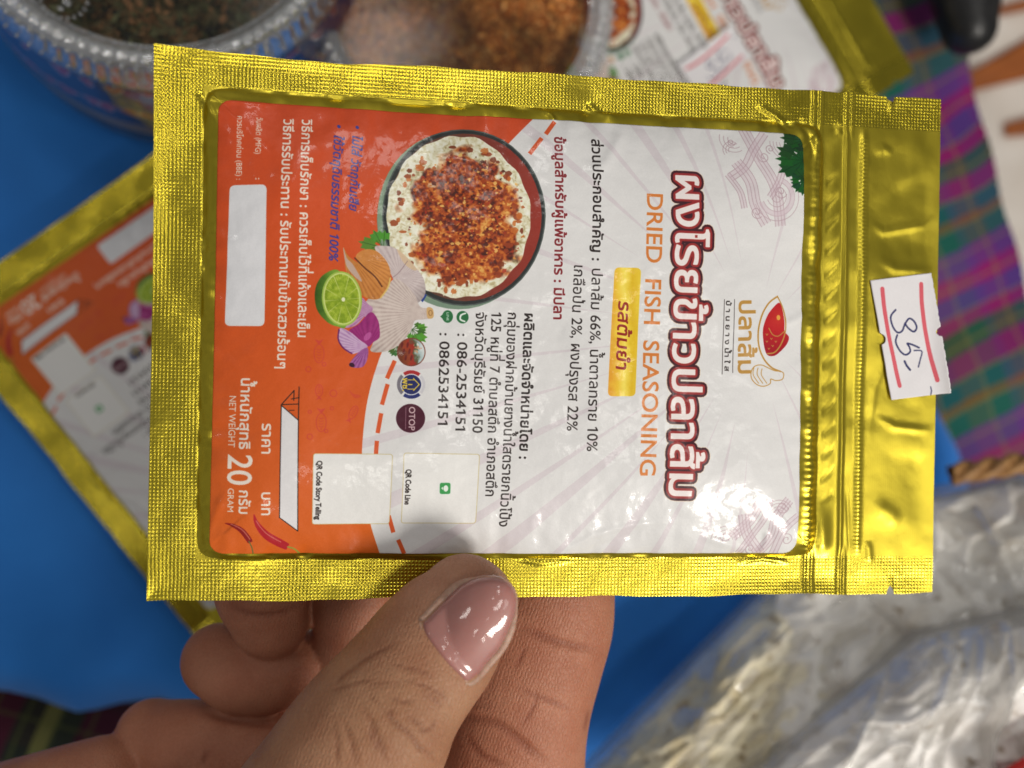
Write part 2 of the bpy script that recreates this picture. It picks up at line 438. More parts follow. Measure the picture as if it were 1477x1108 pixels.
    # parsley
    def parsley(x, y, s, rot, base, seed):
        r = random.Random(seed)
        for k in range(7):
            a = math.radians(rot+(k-3)*24+r.uniform(-6, 6)); L = s*(1-.1*abs(k-3))*r.uniform(.85, 1.1)
            P = []
            for j in range(15):
                t = j/14*math.pi*2; rr = L*.3*(1+.32*math.cos(6*t))
                P.append((x+math.cos(a)*(L*.62)+rr*math.cos(t+a), y+math.sin(a)*(L*.62)+rr*.8*math.sin(t+a)))
            g = [min(255, v*r.uniform(.8, 1.25)) for v in base]
            c.poly(P, g); c.line([(x, y), (x+math.cos(a)*L*.85, y+math.sin(a)*L*.85)], .8, [v*.6 for v in base], .8)
    parsley(550, 362, 36, 200, (74, 128, 40), 3)
    parsley(590, 476, 26, 40, (70, 130, 44), 4); parsley(570, 500, 20, 120, (62, 120, 40), 5)
    c.poly(spline([(1158, 190), (1136, 200), (1132, 214), (1140, 226), (1120, 236), (1130, 250), (1142, 254), (1144, 270), (1158, 280)]), (24, 78, 36))
    parsley(1150, 236, 48, 180, (22, 74, 34), 6); parsley(1152, 206, 34, 190, (20, 66, 30), 7); parsley(1150, 262, 30, 150, (20, 70, 34), 8)
    # blue mark beside the bowl
    c.poly([(605, 424), (611, 428), (605, 438), (600, 433)], (30, 60, 140))
    # garlic bulbs: skin streaks run from the neck
    def streak(ox, oy, base, dark, fr, seed, shade=None):
        ph = random.Random(seed).uniform(0, 6)
        def f(x, y, xx, yy):
            a = np.arctan2(y-oy, x-ox); r = np.hypot(x-ox, y-oy)
            t = .5+.5*np.sin(a*fr+ph+2.2*np.sin(a*5+ph)); t = np.clip(t*.6+(n2[yy, xx]-.5)*.5, 0, 1)**1.6
            cc = np.array(base)*(1-t[..., None])+np.array(dark)*t[..., None]
            if shade is not None:
                d = np.clip(((x-shade[0])*shade[2]+(y-shade[1])*shade[3]), -1, 1); cc = cc*(1-.22*np.clip(d, 0, 1)[..., None])
            return cc
        return f
    c.poly(spline([(538, 362), (552, 359), (566, 362), (580, 374), (594, 388), (606, 404), (609, 424), (602, 436), (592, 440), (578, 430), (566, 410), (556, 390)]), streak(574, 404, (208, 194, 192), (166, 146, 148), 46, 1, (590, 420, .03, .03)))
    c.poly(spline([(569, 364), (578, 370), (588, 380), (597, 392), (590, 392), (578, 382)]), (214, 186, 152), .9)
    c.line(spline([(562, 404), (572, 396), (584, 380)], False), .9, (140, 112, 116), .8)
    c.poly(spline([(566, 405), (580, 412), (594, 428), (600, 442), (606, 446), (616, 446), (620, 452), (618, 460), (606, 462), (594, 464), (590, 474), (580, 490), (566, 502), (548, 508), (532, 506), (536, 490), (526, 466), (524, 440), (545, 420), (556, 414)]),
           streak(606, 453, (212, 198, 190), (160, 136, 132), 70, 2, (560, 500, -.012, .02)))
    c.poly(spline([(611, 446), (619, 447), (620, 459), (612, 460)]), (208, 168, 110)); c.line(ell(616, 453, 2.4, 3.6), .9, (150, 104, 60), .9, True)
    # brown cloves
    c.poly(spline([(494, 361), (500, 372), (510, 380), (530, 392), (546, 405), (560, 405), (548, 430), (534, 434), (520, 428), (508, 412), (498, 394), (496, 380)]), streak(500, 368, (204, 132, 62), (160, 92, 34), 60, 3))
    c.poly(spline([(494, 361), (499, 376), (508, 386), (520, 408), (512, 404), (500, 390), (496, 378)]), (196, 168, 152))
    c.poly(spline([(512, 372), (524, 364), (540, 366), (554, 380), (560, 396), (558, 410), (550, 420), (542, 410), (526, 396), (514, 382)]), streak(514, 374, (214, 142, 70), (168, 98, 38), 60, 4, (552, 404, .03, .02)))
    c.line(spline([(510, 376), (524, 390), (538, 402), (548, 416)], False), 2.0, (92, 46, 22), .9)
    c.line(spline([(560, 404), (556, 418), (546, 432)], False), 2.0, (222, 190, 104), .9)
    # shallots
    c.poly(spline([(520, 432), (528, 440), (535, 446), (533, 452), (524, 458), (512, 470), (498, 474), (492, 468), (504, 458), (516, 446)]), streak(536, 448, (196, 150, 186), (140, 70, 130), 50, 5))
    c.poly(spline([(532, 452), (542, 462), (545, 478), (544, 488), (536, 494), (528, 500), (512, 490), (502, 478), (516, 468)]), streak(528, 500, (158, 44, 120), (120, 20, 92), 30, 6))
    c.poly(ell(528, 486, 4, 7, 40), (206, 110, 176), .6)
    c.poly(spline([(490, 474), (504, 480), (516, 490), (528, 500), (516, 508), (504, 510), (492, 500), (486, 488)]), streak(528, 502, (206, 176, 206), (140, 80, 150), 44, 7))
    c.line(spline([(488, 476), (487, 490), (494, 502), (506, 510)], False), 1.8, (96, 20, 90), .9)
    c.poly(spline([(528, 502), (528, 516), (522, 528), (510, 530), (502, 526), (510, 514), (518, 506)]), streak(526, 502, (170, 100, 164), (90, 20, 84), 30, 8))
    c.poly(ell(506, 526, 4, 3, 20), (50, 10, 40))
    # lime
    c.poly(spline([(488, 394), (468, 398), (457, 412), (454, 430), (458, 450), (472, 466), (486, 472), (498, 471), (500, 430)]), lambda x, y, xx, yy: ramp(np.clip((x-454)/26+(n2[yy, xx]-.5)*.3, 0, 1), [(0, (50, 84, 20)), (.6, (84, 124, 34)), (1, (120, 160, 50))]))
    c.poly(ell(492, 433, 28, 38.5, -6), (160, 190, 78)); c.poly(ell(492, 433, 26, 36.5, -6), (204, 218, 128))
    def pulp(x, y, xx, yy):
        a = np.arctan2(y-434, x-494); r = np.hypot((x-493)/24, (y-433)/34)
        s = np.abs(np.sin(a*5+.4)); f = np.clip(s*6, 0, 1)
        g = ramp(np.clip(n2[yy, xx]*.8+.12*np.sin(a*70), 0, 1), [(.2, (122, 150, 26)), (.5, (158, 182, 44)), (.8, (190, 206, 90))])
        pale = np.array((206, 216, 130))
        return g*f[..., None]+pale*(1-f[..., None])
    c.poly(ell(492, 433, 24, 34.5, -6), pulp); c.poly(ell(494, 434, 2.6, 3, 0), (232, 234, 196))
    # fish and bubbles in pink line
    PK = (204, 66, 52)
    def fish(x, y, L, wd, rot):
        R = math.radians(rot); cs, sn = math.cos(R), math.sin(R)
        tr = lambda P: [(x+px*cs-py*sn, y+px*sn+py*cs) for px, py in P]
        c.line(tr(ell(0, 0, L/2, wd/2, 0, 24)), 1.1, PK, .9, True)
        c.poly(tr([(-L/2+1, 0), (-L*.78, -wd*.45), (-L*.7, 0), (-L*.78, wd*.45)]), PK, .9)
        for k in range(4): c.line(tr([(-L*.25+k*L*.15, -wd*.22), (-L*.19+k*L*.15, 0), (-L*.25+k*L*.15, wd*.22)]), .9, PK, .9)
        c.poly(tr(ell(L*.36, 0, 1, 1, 0, 8)), PK)
    fish(460, 510, 26, 14, 90); fish(460, 562, 17, 10, -90); fish(463, 607, 26, 14, 90); fish(508, 593, 20, 10, -62)
    for x, y, r in [(467, 525, 2.6), (445, 532, 3.6), (480, 566, 4.8), (447, 627, 3.8), (470, 619, 2.4), (478, 587, 2.4), (447, 592, 2.2)]: c.line(ell(x, y, r, r, 0, 18), 1.1, PK, .9, True)
    c.poly(spline([(502, 560), (507, 566), (515, 568), (519, 570), (512, 573), (505, 568)]), PK, .55)
    # white panels on the orange
    c.poly(rrect([(334, 272), (387, 273), (383, 471), (326, 470)], 8), (224, 224, 228))
    c.poly([(407, 583), (431, 604), (429.5, 763), (404, 743)], (226, 224, 226))
    BK = (34, 24, 22)
    c.line([(407, 583), (431, 604), (429.5, 763), (404, 743)], 1.2, BK, 1, True)
    c.line([(432, 557), (431, 604)], 1.3, BK); c.line([(407, 582), (431.5, 581)], 1.2, BK); c.line([(407, 582), (425, 562), (424.5, 576)], 1.3, BK); c.line([(418, 590), (425, 590)], 1.0, BK)
    c.line([(432, 572), (421, 574)], 1.0, BK)
    # chillies
    def chili(P, w, col):
        P = spline(P, False); n = len(P); d = np.gradient(P, axis=0); nn = np.c_[-d[:, 1], d[:, 0]]/np.linalg.norm(d, axis=1, keepdims=True)
        ww = (w*np.sin(np.linspace(.06, 2.2, n)))[:, None]
        c.poly(np.r_[P+nn*ww, (P-nn*ww)[::-1]], col); c.line(P[6:-6]+nn[6:-6]*ww[6:-6]*-.35, 1.3, (222, 140, 120), .7)
    chili([(326, 752), (338, 755), (350, 762), (359, 774), (362, 780)], 4.2, (140, 26, 26)); c.line(spline([(360, 778), (364, 788), (366, 800)], False), 1.4, (96, 104, 50))
    chili([(368, 738), (372, 752), (384, 768), (400, 779), (415, 787)], 6.2, (178, 28, 40)); c.line(spline([(415, 787), (424, 790), (431, 797)], False), 2.2, (150, 150, 60))
    # white and blue lettering on the orange
    WT = (238, 226, 214)
    c.text('\u0e04\u0e27\u0e23\u0e1a\u0e23\u0e34\u0e42\u0e20\u0e04\u0e01\u0e48\u0e2d\u0e19 (BBE) :', (345, 174), (343.5, 265), 6.0, WT, .1)
    c.text('\u0e27\u0e31\u0e19\u0e1c\u0e25\u0e34\u0e15 (MFG)', (372, 176), (370.5, 230), 6.0, WT, .1); c.text(':', (371, 262), (371, 267), 6, WT)
    c.text('วิธีการเก็บรักษา : ควรเก็บไว้ที่แห้งและเย็น', (436, 178), (430, 488), 10.5, WT, .55)
    c.text('วิธีการรับประทาน : รับประทานกับข้าวสวยร้อนๆ', (410, 178), (401, 532), 10.5, WT, .55)
    BL = (56, 60, 150)
    c.text('•  ไม่ใส่ วัตถุกันเสีย', (508, 185), (502, 309), 9.5, BL, .6, slant=.22)
    c.text('•  ใช้วัตถุดิบธรรมชาติ 100%', (482, 184), (474, 379), 9.5, BL, .6, slant=.22)
    c.text('น้ำหนักสุทธิ', (350, 543), (347, 646), 11.5, WT, .7)
    c.text('NET WEIGHT', (333, 569), (331, 643), 9.0, WT, .1, ref='H')
    c.text('20', (331.5, 652), (330, 697), 32, WT, 1.0, ref='H')
    c.text('กรัม', (347, 703), (346.5, 739), 11.5, WT, .6); c.text('GRAM', (331, 701), (330, 736), 8.0, WT, .1, ref='H')
    c.text('ราคา', (380, 608), (379, 653), 11.5, WT, .6); c.text('บาท', (379, 705), (378.5, 741), 11.5, WT, .6)
    # contact panels (the codes themselves are left out)
    for Q in ([(452, 651), (563, 652), (559, 752), (450, 753)], [(579, 650), (685, 652), (681, 751), (576, 751)]):
        c.poly(rrect(Q, 4), (232, 231, 229)); c.line(rrect(Q, 4), .8, (196, 176, 110), .9, True)
    c.text('QR Code Story Telling', (457, 661), (454.5, 746), 7.2, BK, .5, ref='H')
    c.text('QR Code Line', (582, 673), (580.5, 724), 7.2, BK, .5, ref='H')
    c.poly(rrect([(628, 691), (646, 691), (646, 710), (628, 710)], 4), (226, 230, 226)); c.poly(rrect([(629.5, 692.5), (644.5, 692.5), (644.5, 708.5), (629.5, 708.5)], 3), (48, 150, 74))
    c.poly(ell(638, 700.5, 3.4, 4.6), (232, 240, 232)); c.poly([(634, 698), (634, 703), (631.5, 700)], (232, 240, 232))
    # three badges
    c.poly(ell(589, 508, 20, 20), (120, 60, 44)); 
    c.poly(ell(589, 508, 18.6, 18.6), lambda x, y, xx, yy: ramp(np.clip((x-571)/36+(n1[yy, xx]-.5)*.9, 0, 1), [(0, (112, 52, 24)), (.25, (150, 60, 26)), (.45, (160, 36, 22)), (.58, (90, 90, 62)), (.72, (170, 190, 190)), (1, (206, 214, 214))]))
    for k in range(6): c.poly(ell(576+k*2.6, 498+(k % 3)*9, 1.6, 4.2, 10), (96, 18, 16), .8)
    for k in range(14): c.poly(ell(596+rnd.uniform(-6, 8), 508+rnd.uniform(-12, 12), rnd.uniform(1, 2.4), rnd.uniform(.6, 1.6), rnd.uniform(0, 180), 8), rnd.choice([(190, 60, 40), (226, 224, 214), (200, 150, 110), (64, 96, 60)]), .8)
    def sector(x, y, r0, r1, a0, a1, col):
        t = np.radians(np.linspace(a0, a1, 20)); c.poly(np.r_[np.c_[x+r1*np.cos(t), y+r1*np.sin(t)], np.c_[x+r0*np.cos(t), y+r0*np.sin(t)][::-1]], col)
    sector(589, 553.5, 15, 20, -125, -50, (170, 40, 44)); sector(589, 553.5, 15, 20, 50, 125, (34, 44, 108)); sector(589, 553.5, 15, 20, 135, 225, (120, 116, 126)); sector(589, 553.5, 15.5, 19.5, -42, 42, (206, 204, 210))
    c.poly(ell(589, 553.5, 15, 15), (226, 226, 226)); c.poly(ell(589, 553.5, 13.8, 13.8), (30, 38, 96))
    YE = (230, 200, 70)
    c.line([(592, 545), (600, 553.5), (592, 562)], 1.3, YE); c.line([(584, 547), (594, 547)], 1.1, YE); c.line([(584, 560), (594, 560)], 1.1, YE); c.line([(585, 553.5), (590, 553.5)], 1.6, YE)
    c.text('พช.', (577, 544), (577, 563), 6.0, YE, .6)
    c.poly(ell(588, 601, 20.3, 20.3), (74, 22, 42)); c.text('OTOP', (586, 584.5), (585.5, 618), 8.2, (214, 186, 190), .3, ref='H'); c.line([(581.5, 586), (581, 616)], .8, (176, 140, 150), .8)
    # black lettering
    c.text('ผลิตและจัดจำหน่ายโดย :', (748.5, 452), (741, 659), 11.2, BK, .8)
    c.text('กลุ่มของฝากบ้านยางน้ำใสตรายกนิ้วโป้ง', (725, 451), (714.5, 757), 11.2, BK, .3)
    c.text('125 หมู่ที่ 7 ตำบลสตึก อำเภอสตึก', (702, 451), (694, 713), 11.2, BK, .3)
    c.text('จังหวัดบุรีรัมย์ 31150', (680, 451), (675, 622), 11.2, BK, .3)
    c.text(': 086-2534151', (654, 481), (651, 622), 13.5, BK, .3, ref='H'); c.text(': 0862534151', (629, 480), (626, 614), 13.5, BK, .3, ref='H')
    GR = (34, 106, 58)
    c.poly(ell(661, 459, 8.5, 8.8), GR); c.line(spline([(665, 453.5), (659, 456), (658, 462), (664, 465)], False), 2.2, (232, 238, 232))
    c.poly(ell(640, 458, 7.6, 8.8), GR); c.poly([(634, 454), (634, 462), (629.5, 458)], GR); c.text('LINE', (638.5, 452), (638.5, 464), 3.2, (226, 236, 226), .1, ref='H')
    RD = (128, 26, 34)
    c.text('ข้อมูลสำหรับผู้แพ้อาหาร : มีปลา', (793, 202), (789, 463), 11.0, RD, .8)
    c.text('ส่วนประกอบสำคัญ :', (846, 205), (843, 380), 11.5, BK, .65); c.text('ปลาส้ม 66%, น้ำตาลทราย 10%', (843, 389), (836, 648), 12.0, BK, .15)
    c.text('เกลือป่น 2%, ผงปรุงรส 22%', (818, 384), (808, 619), 12.0, BK, .15)
    # yellow plate
    def gold(x, y, xx, yy): return ramp(np.clip((x-868)/44+(n1[yy, xx]-.5)*.3, 0, 1), [(0, (226, 160, 44)), (.25, (238, 196, 52)), (.5, (250, 228, 96)), (.75, (226, 186, 24)), (1, (240, 208, 60))])
    c.poly(rrect([(875, 389), (912, 390), (904, 570), (865, 570)], 7), gold)
    c.text('รสต้มยำ', (881, 435), (877, 533), 14, (150, 34, 26), .9, slant=.12)
    c.text('DRIED  FISH  SEASONING', (921.5, 283), (911, 684), 22.5, (214, 124, 52), .8, ref='H')
    # title: three nested outlines under white letters
    E = c.text_edges('ผงโรยข้าวปลาส้ม', (963, 254), (953, 716), 33, slant=0.0)
    for w, col in ((17.5, (228, 212, 190)), (15.5, (62, 18, 30)), (9.0, (150, 38, 40)), (3.4, (178, 84, 74)), (2.0, (238, 228, 226))):
        c.paint(stroke_edges(E, w*c.k), col)
    c.paint(E, (238, 228, 226))
    # logo
    GD = (186, 140, 66)
    c.text('ปลาส้ม', (1051, 433), (1050, 541), 19, GD, 1.5, slant=-.05)
    c.text('บ้ า น ย า ง น้ำ ใ ส', (1032, 435), (1030.5, 535), 5.6, BK, .3)
    c.line([(1044, 434), (1042, 537)], .8, BK); c.line([(1029.5, 434), (1027, 539)], .8, BK)
    c.poly(spline([(1112, 438), (1117, 450), (1119.5, 466), (1120, 478), (1127, 486), (1124, 496), (1114, 506), (1103, 513), (1092, 511), (1087, 495), (1086, 476), (1092, 458), (1102, 445)]),
           lambda x, y, xx, yy: ramp(np.clip(np.hypot(x-1110, y-460)/46, 0, 1), [(0, (196, 50, 40)), (.4, (186, 30, 36)), (1, (160, 20, 34))]))
    c.line(spline([(1109, 429), (1096, 438), (1085, 455), (1079, 478), (1080, 500), (1088, 518), (1100, 530), (1113, 535)], False), 2.4, GD)
    c.line(spline([(1109, 429), (1117, 445), (1121, 462), (1121, 480), (1114, 497), (1104, 508), (1093, 510)], False), 2.0, GD)
    c.line(spline([(1095, 474), (1101, 483), (1110, 485), (1120, 478)], False), 1.4, GD); c.poly(ell(1110, 459, 3, 3.6), (226, 160, 70))
    for x, y in [(1092, 484), (1099, 490), (1106, 494), (1092, 494), (1101, 500), (1095, 504)]: c.line([(x-1.5, y-2), (x, y), (x+1.5, y-2)], 1.0, GD)
    for P in ([(1113, 535), (1118, 538), (1116, 546), (1106, 548), (1098, 546), (1097, 552), (1088, 556), (1078, 554), (1070, 546), (1069, 536), (1074, 528), (1084, 526), (1094, 530), (1104, 534)],): c.line(spline(P), 1.3, GD, 1, True)
    for o in (0, 6, 12): c.line(spline([(1073+o, 529+o*.2), (1072+o, 540), (1080+o, 552)], False), 1.1, GD)
    # paper grain
    g = (vnoise(Hh, W, 2.5, 21, 1)-.5)*.02; c.a += g[..., None]
    return c.image('label_print')
# ------------------------------------------------------------------ the foil pouch
GOLD = (0.66, 0.53, 0.050)
def foil_mat(name, emboss):
    N = NT(name); N.set(Metallic=1.0, Roughness=.31)
    co = N.coord('UV'); sep = N.n('ShaderNodeSeparateXYZ'); N.l(co, sep.inputs[0])
    u, v = sep.outputs[0], sep.outputs[1]                      # UV is in centimetres
    n = N.noise(2.2, 3, co); col = N.mix(N.math('MULTIPLY', n, .5), GOLD, (0.55, 0.43, 0.038))
    if emboss:
        a = N.math('SINE', N.math('MULTIPLY', u, 2*math.pi/.050)); b = N.math('SINE', N.math('MULTIPLY', v, 2*math.pi/.050))
        h = N.math('MULTIPLY', N.math('ADD', a, 1.0), N.math('ADD', b, 1.0))
        amp = N.math('MULTIPLY', h, N.math('SUBTRACT', N.math('MULTIPLY', N.noise(1.1, 3, co), 2.6), .75))
        bm = N.bump(amp, .24, .0055)
        N.set(Roughness=.24)
        bm = N.bump(N.noise(9, 2, co), .18, .02, bm)
    else:
        g = N.math('SINE', N.math('MULTIPLY', u, 2*math.pi/.035))
        bm = N.bump(N.noise(5, 4, co), .10, .03); bm = N.bump(g, .05, .002, bm)
    return N.finish(col, bm)
M_FOIL = foil_mat('gold_foil', False); M_SEAL = foil_mat('embossed_gold_foil', True)
PTL = PX(220, 70, 15.1); PTR = PX(1350, 143, 16.9); PBL = PX(218, 868, 15.1); PBR = PX(1352, 855, 16.9)
AU = ((PTR-PTL)+(PBR-PBL)).normalized(); AV = (PTL-PBL); AV = (AV-AV.dot(AU)*AU).normalized(); AW = AU.cross(AV)
PWD = ((PTR-PTL).length+(PBR-PBL).length)/2; PHD = ((PTL-PBL).length+(PTR-PBR).length)/2
ORG = (PTL+PTR+PBL+PBR)/4 - AU*PWD/2 + AV*PHD/2            # top left corner; local u right, v down, w toward the camera
PM = Matrix(((AU.x, AV.x, AW.x, ORG.x), (AU.y, AV.y, AW.y, ORG.y), (AU.z, AV.z, AW.z, ORG.z), (0, 0, 0, 1)))
def px2uv(px, py):
    """photograph pixel -> (u, v) on the pouch plane, in cm"""
    ray = Vector(((px-CX)/FP, -(py-CY)/FP, -1.0)); o = Vector((0, 0, CAMZ))
    t = (ORG-o).dot(AW)/ray.dot(AW); P = o+ray*t-ORG
    return P.dot(AU), -P.dot(AV)
NU, NV = 840, 560
us = np.linspace(0, PWD, NU); vs = np.linspace(0, PHD, NV)
U, Vv = np.meshgrid(us, vs)
def nz(cell, seed, oc=2, an=(1, 1)):
    return vnoise(NV, NU, cell/(PWD/NU), seed, oc, an)*2-1
def sstep(x, a, b): t = np.clip((x-a)/(b-a), 0, 1); return t*t*(3-2*t)
def ridge(h, P, w, amp, taper=.25):
    """add a crease along pixel polyline P"""
    Q = np.array([px2uv(*p) for p in P])
    best = np.full(U.shape, 9.0); pos = np.zeros(U.shape); L = np.r_[0, np.cumsum(np.linalg.norm(np.diff(Q, axis=0), axis=1))]
    for i in range(len(Q)-1):
        d = Q[i+1]-Q[i]; l2 = d@d; t = np.clip(((U-Q[i][0])*d[0]+(Vv-Q[i][1])*d[1])/l2, 0, 1)
        dd = np.hypot(U-Q[i][0]-t*d[0], Vv-Q[i][1]-t*d[1]); k = dd < best
        best = np.where(k, dd, best); pos = np.where(k, (L[i]+t*math.sqrt(l2))/L[-1], pos)
    tp = np.clip(np.minimum(pos, 1-pos)/taper, 0, 1)
    h += amp*np.exp(-(best/w)**2)*tp
SL, ST, SB, SR = .645, .50, .565, 9.62
def heights():
    dl = U-SL; dt = Vv-ST; db = PHD-SB-Vv; dr = SR-U
    k = .12
    d = -k*np.log(np.exp(-np.clip(dl, -1, 5)/k)+np.exp(-np.clip(dt, -1, 5)/k)+np.exp(-np.clip(db, -1, 5)/k)+np.exp(-np.clip(dr, -1, 5)/k))
    dp = np.clip(d, 0, None)
    dpr = np.clip(dp/1.7, 0, 1)
    h = .06*(1-np.exp(-dp/.08)) + .34*(1-(1-dpr)**2.2)
    ins = sstep(d, -.02, .06)
    edge = np.exp(-dp/.34)
    # puckers that run in from the seals
    pu = nz(.26, 11, 2); pv = nz(.26, 12, 2)
    h += ins*edge*.070*np.where(np.minimum(dt, db) < np.minimum(dl, dr), nz(.3, 13, 2, (1.8, 1)), nz(.3, 14, 2, (1, 1.8)))
    h += ins*.055*nz(1.9, 15, 2) + ins*.014*nz(.5, 16, 2)
    h += ins*.0035*nz(.14, 17, 2)
    seal = 1-ins
    h += .010*nz(1.2, 18, 2)+.0025*nz(.3, 19, 2)+seal*(.035*nz(1.5, 31, 2)+.010*nz(.45, 32, 2))*sstep(np.minimum(np.minimum(U, PWD-U), np.minimum(Vv, PHD-Vv)), -.1, .25)
    # creases
    for P, w, a in [([(288, 136), (302, 158), (316, 186)], .035, .05), ([(300, 140), (330, 152), (400, 158)], .03, .03),
                    ([(1150, 170), (1162, 200), (1168, 240)], .05, -.05), ([(1090, 152), (1118, 168), (1140, 190)], .03, .05),
                    ([(780, 160), (792, 168), (798, 182)], .03, .05), ([(846, 150), (856, 158), (870, 168)], .04, .05), ([(840, 262), (868, 240), (890, 200), (892, 180)], .07, .022),
                    ([(600, 250), (640, 230), (690, 244), (720, 290)], .12, .022), ([(400, 300), (440, 230), (480, 196)], .16, .03), ([(330, 700), (300, 770), (296, 800)], .05, .04),
                    ([(800, 800), (850, 770), (900, 756), (960, 748)], .04, .030), ([(812, 806), (870, 782), (930, 760)], .035, -.02), ([(1000, 770), (1040, 782), (1086, 800)], .05, .04),
                    ([(1092, 800), (1100, 780), (1098, 762)], .035, .05), ([(860, 640), (850, 560), (820, 500), (800, 480)], .16, .03), ([(640, 560), (600, 640), (560, 660)], .14, .018),
                    ([(1120, 470), (1140, 462), (1152, 452)], .05, .04), ([(1060, 812), (1100, 806), (1140, 812)], .03, .05), ([(740, 806), (780, 812), (830, 808)], .03, .04),
                    ([(300, 790), (330, 800), (380, 804)], .03, .035)]:
        ridge(h, P, w*1.3, a*(.5 if w < .06 else 1.0))
    # zip
    uu = lambda x: px2uv(x, 450)[0]
    core = sstep(Vv, ST-.05, ST+.25)*sstep(PHD-Vv, SB-.05, SB+.2)
    g = lambda x, w: np.exp(-((U-uu(x))/w)**2)
    rib = .5+.5*np.sin(2*math.pi*Vv/.095); fine = .5+.5*np.sin(2*math.pi*Vv/.06)
    lowv = sstep(Vv, PHD*.55, PHD*.8)
    h += core*(g(1168, .10)*(.042+.010*rib*(.3+lowv)) + g(1217, .035)*.03 + g(1242, .055)*(.018+.005*fine) + g(1198, .11)*.008)
    per = px2uv(1200, 283)[1]-px2uv(1200, 250)[1]; v0 = px2uv(1200, 240)[1]
    ph = (Vv-v0)/per+.5*(U-uu(1198))/.12*.6; fr = ph-np.floor(ph)
    band = np.clip(1-((U-uu(1198))/.115)**2, 0, 1)*sstep(Vv, v0-.1, v0+.3)*(1-sstep(Vv, px2uv(1200, 700)[1], px2uv(1200, 745)[1]))
    h -= band*.015*np.exp(-((fr-.5)/.2)**2)
    h += core*g(1190, .12)*.05*sstep(Vv, px2uv(1200, 720)[1], px2uv(1200, 770)[1])
    rnd_ = nz(.18, 25, 2); h += g(1205, .1)*.03*rnd_*np.exp(-((Vv-ST-.08)/.12)**2)
    # header flap dents
    for P, w, a in [([(1262, 222), (1275, 214), (1290, 222)], .05, .02), ([(1258, 300), (1290, 262), (1345, 240)], .12, .035), ([(1255, 320), (1275, 335), (1330, 325), (1348, 312)], .05, .03),
                    ([(1262, 372), (1290, 388), (1345, 392)], .06, .03), ([(1255, 345), (1290, 352), (1340, 350)], .14, -.03), ([(1252, 236), (1275, 228), (1330, 222)], .2, -.02),
                    ([(1262, 600), (1290, 616), (1346, 622)], .05, .03), ([(1262, 650), (1290, 662), (1346, 670)], .12, -.02), ([(1258, 728), (1280, 740), (1300, 755)], .10, .04),
                    ([(1252, 780), (1253, 795), (1254, 812)], .045, .03), ([(1222, 700), (1224, 760), (1226, 806)], .02, -.02), ([(1286, 500), (1262, 560), (1252, 640)], .05, .02)]:
        ridge(h, P, w*1.25, a*.45, .3)
    # the corner nearest the camera lifts a little
    lift = .30*np.exp(-U/1.3)*np.clip(1-Vv/3.5, 0, 1)**1.5
    h += lift
    for uc in (1168, 1178, 1216, 1224):                       # seals buckle where the zip crosses them
        h += g(uc, .03)*.018*(1-core)
    return h
HGT = heights()
def hsample(u, v):
    x = np.clip(np.asarray(u)/PWD*(NU-1), 0, NU-1.001); y = np.clip(np.asarray(v)/PHD*(NV-1), 0, NV-1.001)
    ix = x.astype(int); iy = y.astype(int); fx = x-ix; fy = y-iy
    return (HGT[iy, ix]*(1-fx)+HGT[iy, ix+1]*fx)*(1-fy)+(HGT[iy+1, ix]*(1-fx)+HGT[iy+1, ix+1]*fx)*fy
def outline_warp(u, v):
    """tear notches cut into both long edges"""
    nu_ = px2uv(1285, 150)[0]; w1 = .065; dep = .13
    prof = lambda x: dep*np.clip((1-np.abs(x)/w1)*2.2, 0, 1)*(.55+.45*np.clip(1-np.abs(x)/w1, 0, 1))
    top = prof(u-nu_); bot = prof(u-px2uv(1284, 850)[0])
    t = v/PHD
    wt = np.clip(1-v/ST, 0, 1); wb = np.clip(1-(PHD-v)/SB, 0, 1)
    sag = .055*np.exp(-((u-2.0)/1.3)**2)+.008*np.sin(u*3.1)+.005*np.sin(u*7.7+1)
    sag2 = .012*np.sin(u*2.2+.5)+.006*np.sin(u*6.1)+.03*np.exp(-((u-4.4)/.8)**2)
    return v+(top+sag)*wt-(bot+sag2)*wb
def make_pouch(M, label, group=None):
    root = empty('foil_pouch', M=M); tag(root, label, 'pouch', group)
    V2 = outline_warp(U, Vv)
    V = np.stack([U, -V2, HGT], -1).reshape(-1, 3); uv = np.stack([U, V2], -1).reshape(-1, 2)
    uc = (U[:-1, :-1]+U[1:, 1:])/2; vc = (Vv[:-1, :-1]+Vv[1:, 1:])/2
    ZU0, ZU1 = SR+.02, px2uv(1252, 450)[0]
    ins = (vc > ST) & (vc < PHD-SB)
    regs = [('side_seal', vc <= ST, M_SEAL), ('side_seal', vc >= PHD-SB, M_SEAL), ('end_seal', ins & (uc < SL), M_SEAL),
            ('front_panel', ins & (uc >= SL) & (uc < ZU0), M_FOIL), ('zip_strip', ins & (uc >= ZU0) & (uc < ZU1), M_FOIL), ('header_flap', ins & (uc >= ZU1), M_FOIL)]
    for nm, mk, mt in regs:
        a, b, c = submesh(V, grid_faces(NV, NU, mk), uv); mesh_fast(nm, a, b, mt, root, c)
    # back sheet
    nb, mb = 120, 80
    u2, v2 = np.meshgrid(np.linspace(0, PWD, nb), np.linspace(0, PHD, mb)); hb = hsample(u2, v2)
    e = np.minimum(np.minimum(u2-SL, SR-u2), np.minimum(v2-ST, PHD-SB-v2)); puff = np.clip(e, 0, 1.5)/1.5
    wv = np.where(e > 0, -.02-.3*puff, np.minimum(hb, .3)-.02)
    mesh_fast('back_panel', np.stack([u2, -outline_warp(u2, v2), wv], -1).reshape(-1, 3), grid_faces(mb, nb)[:, ::-1], M_FOIL, root, np.stack([u2, v2], -1).reshape(-1, 2))
    return root
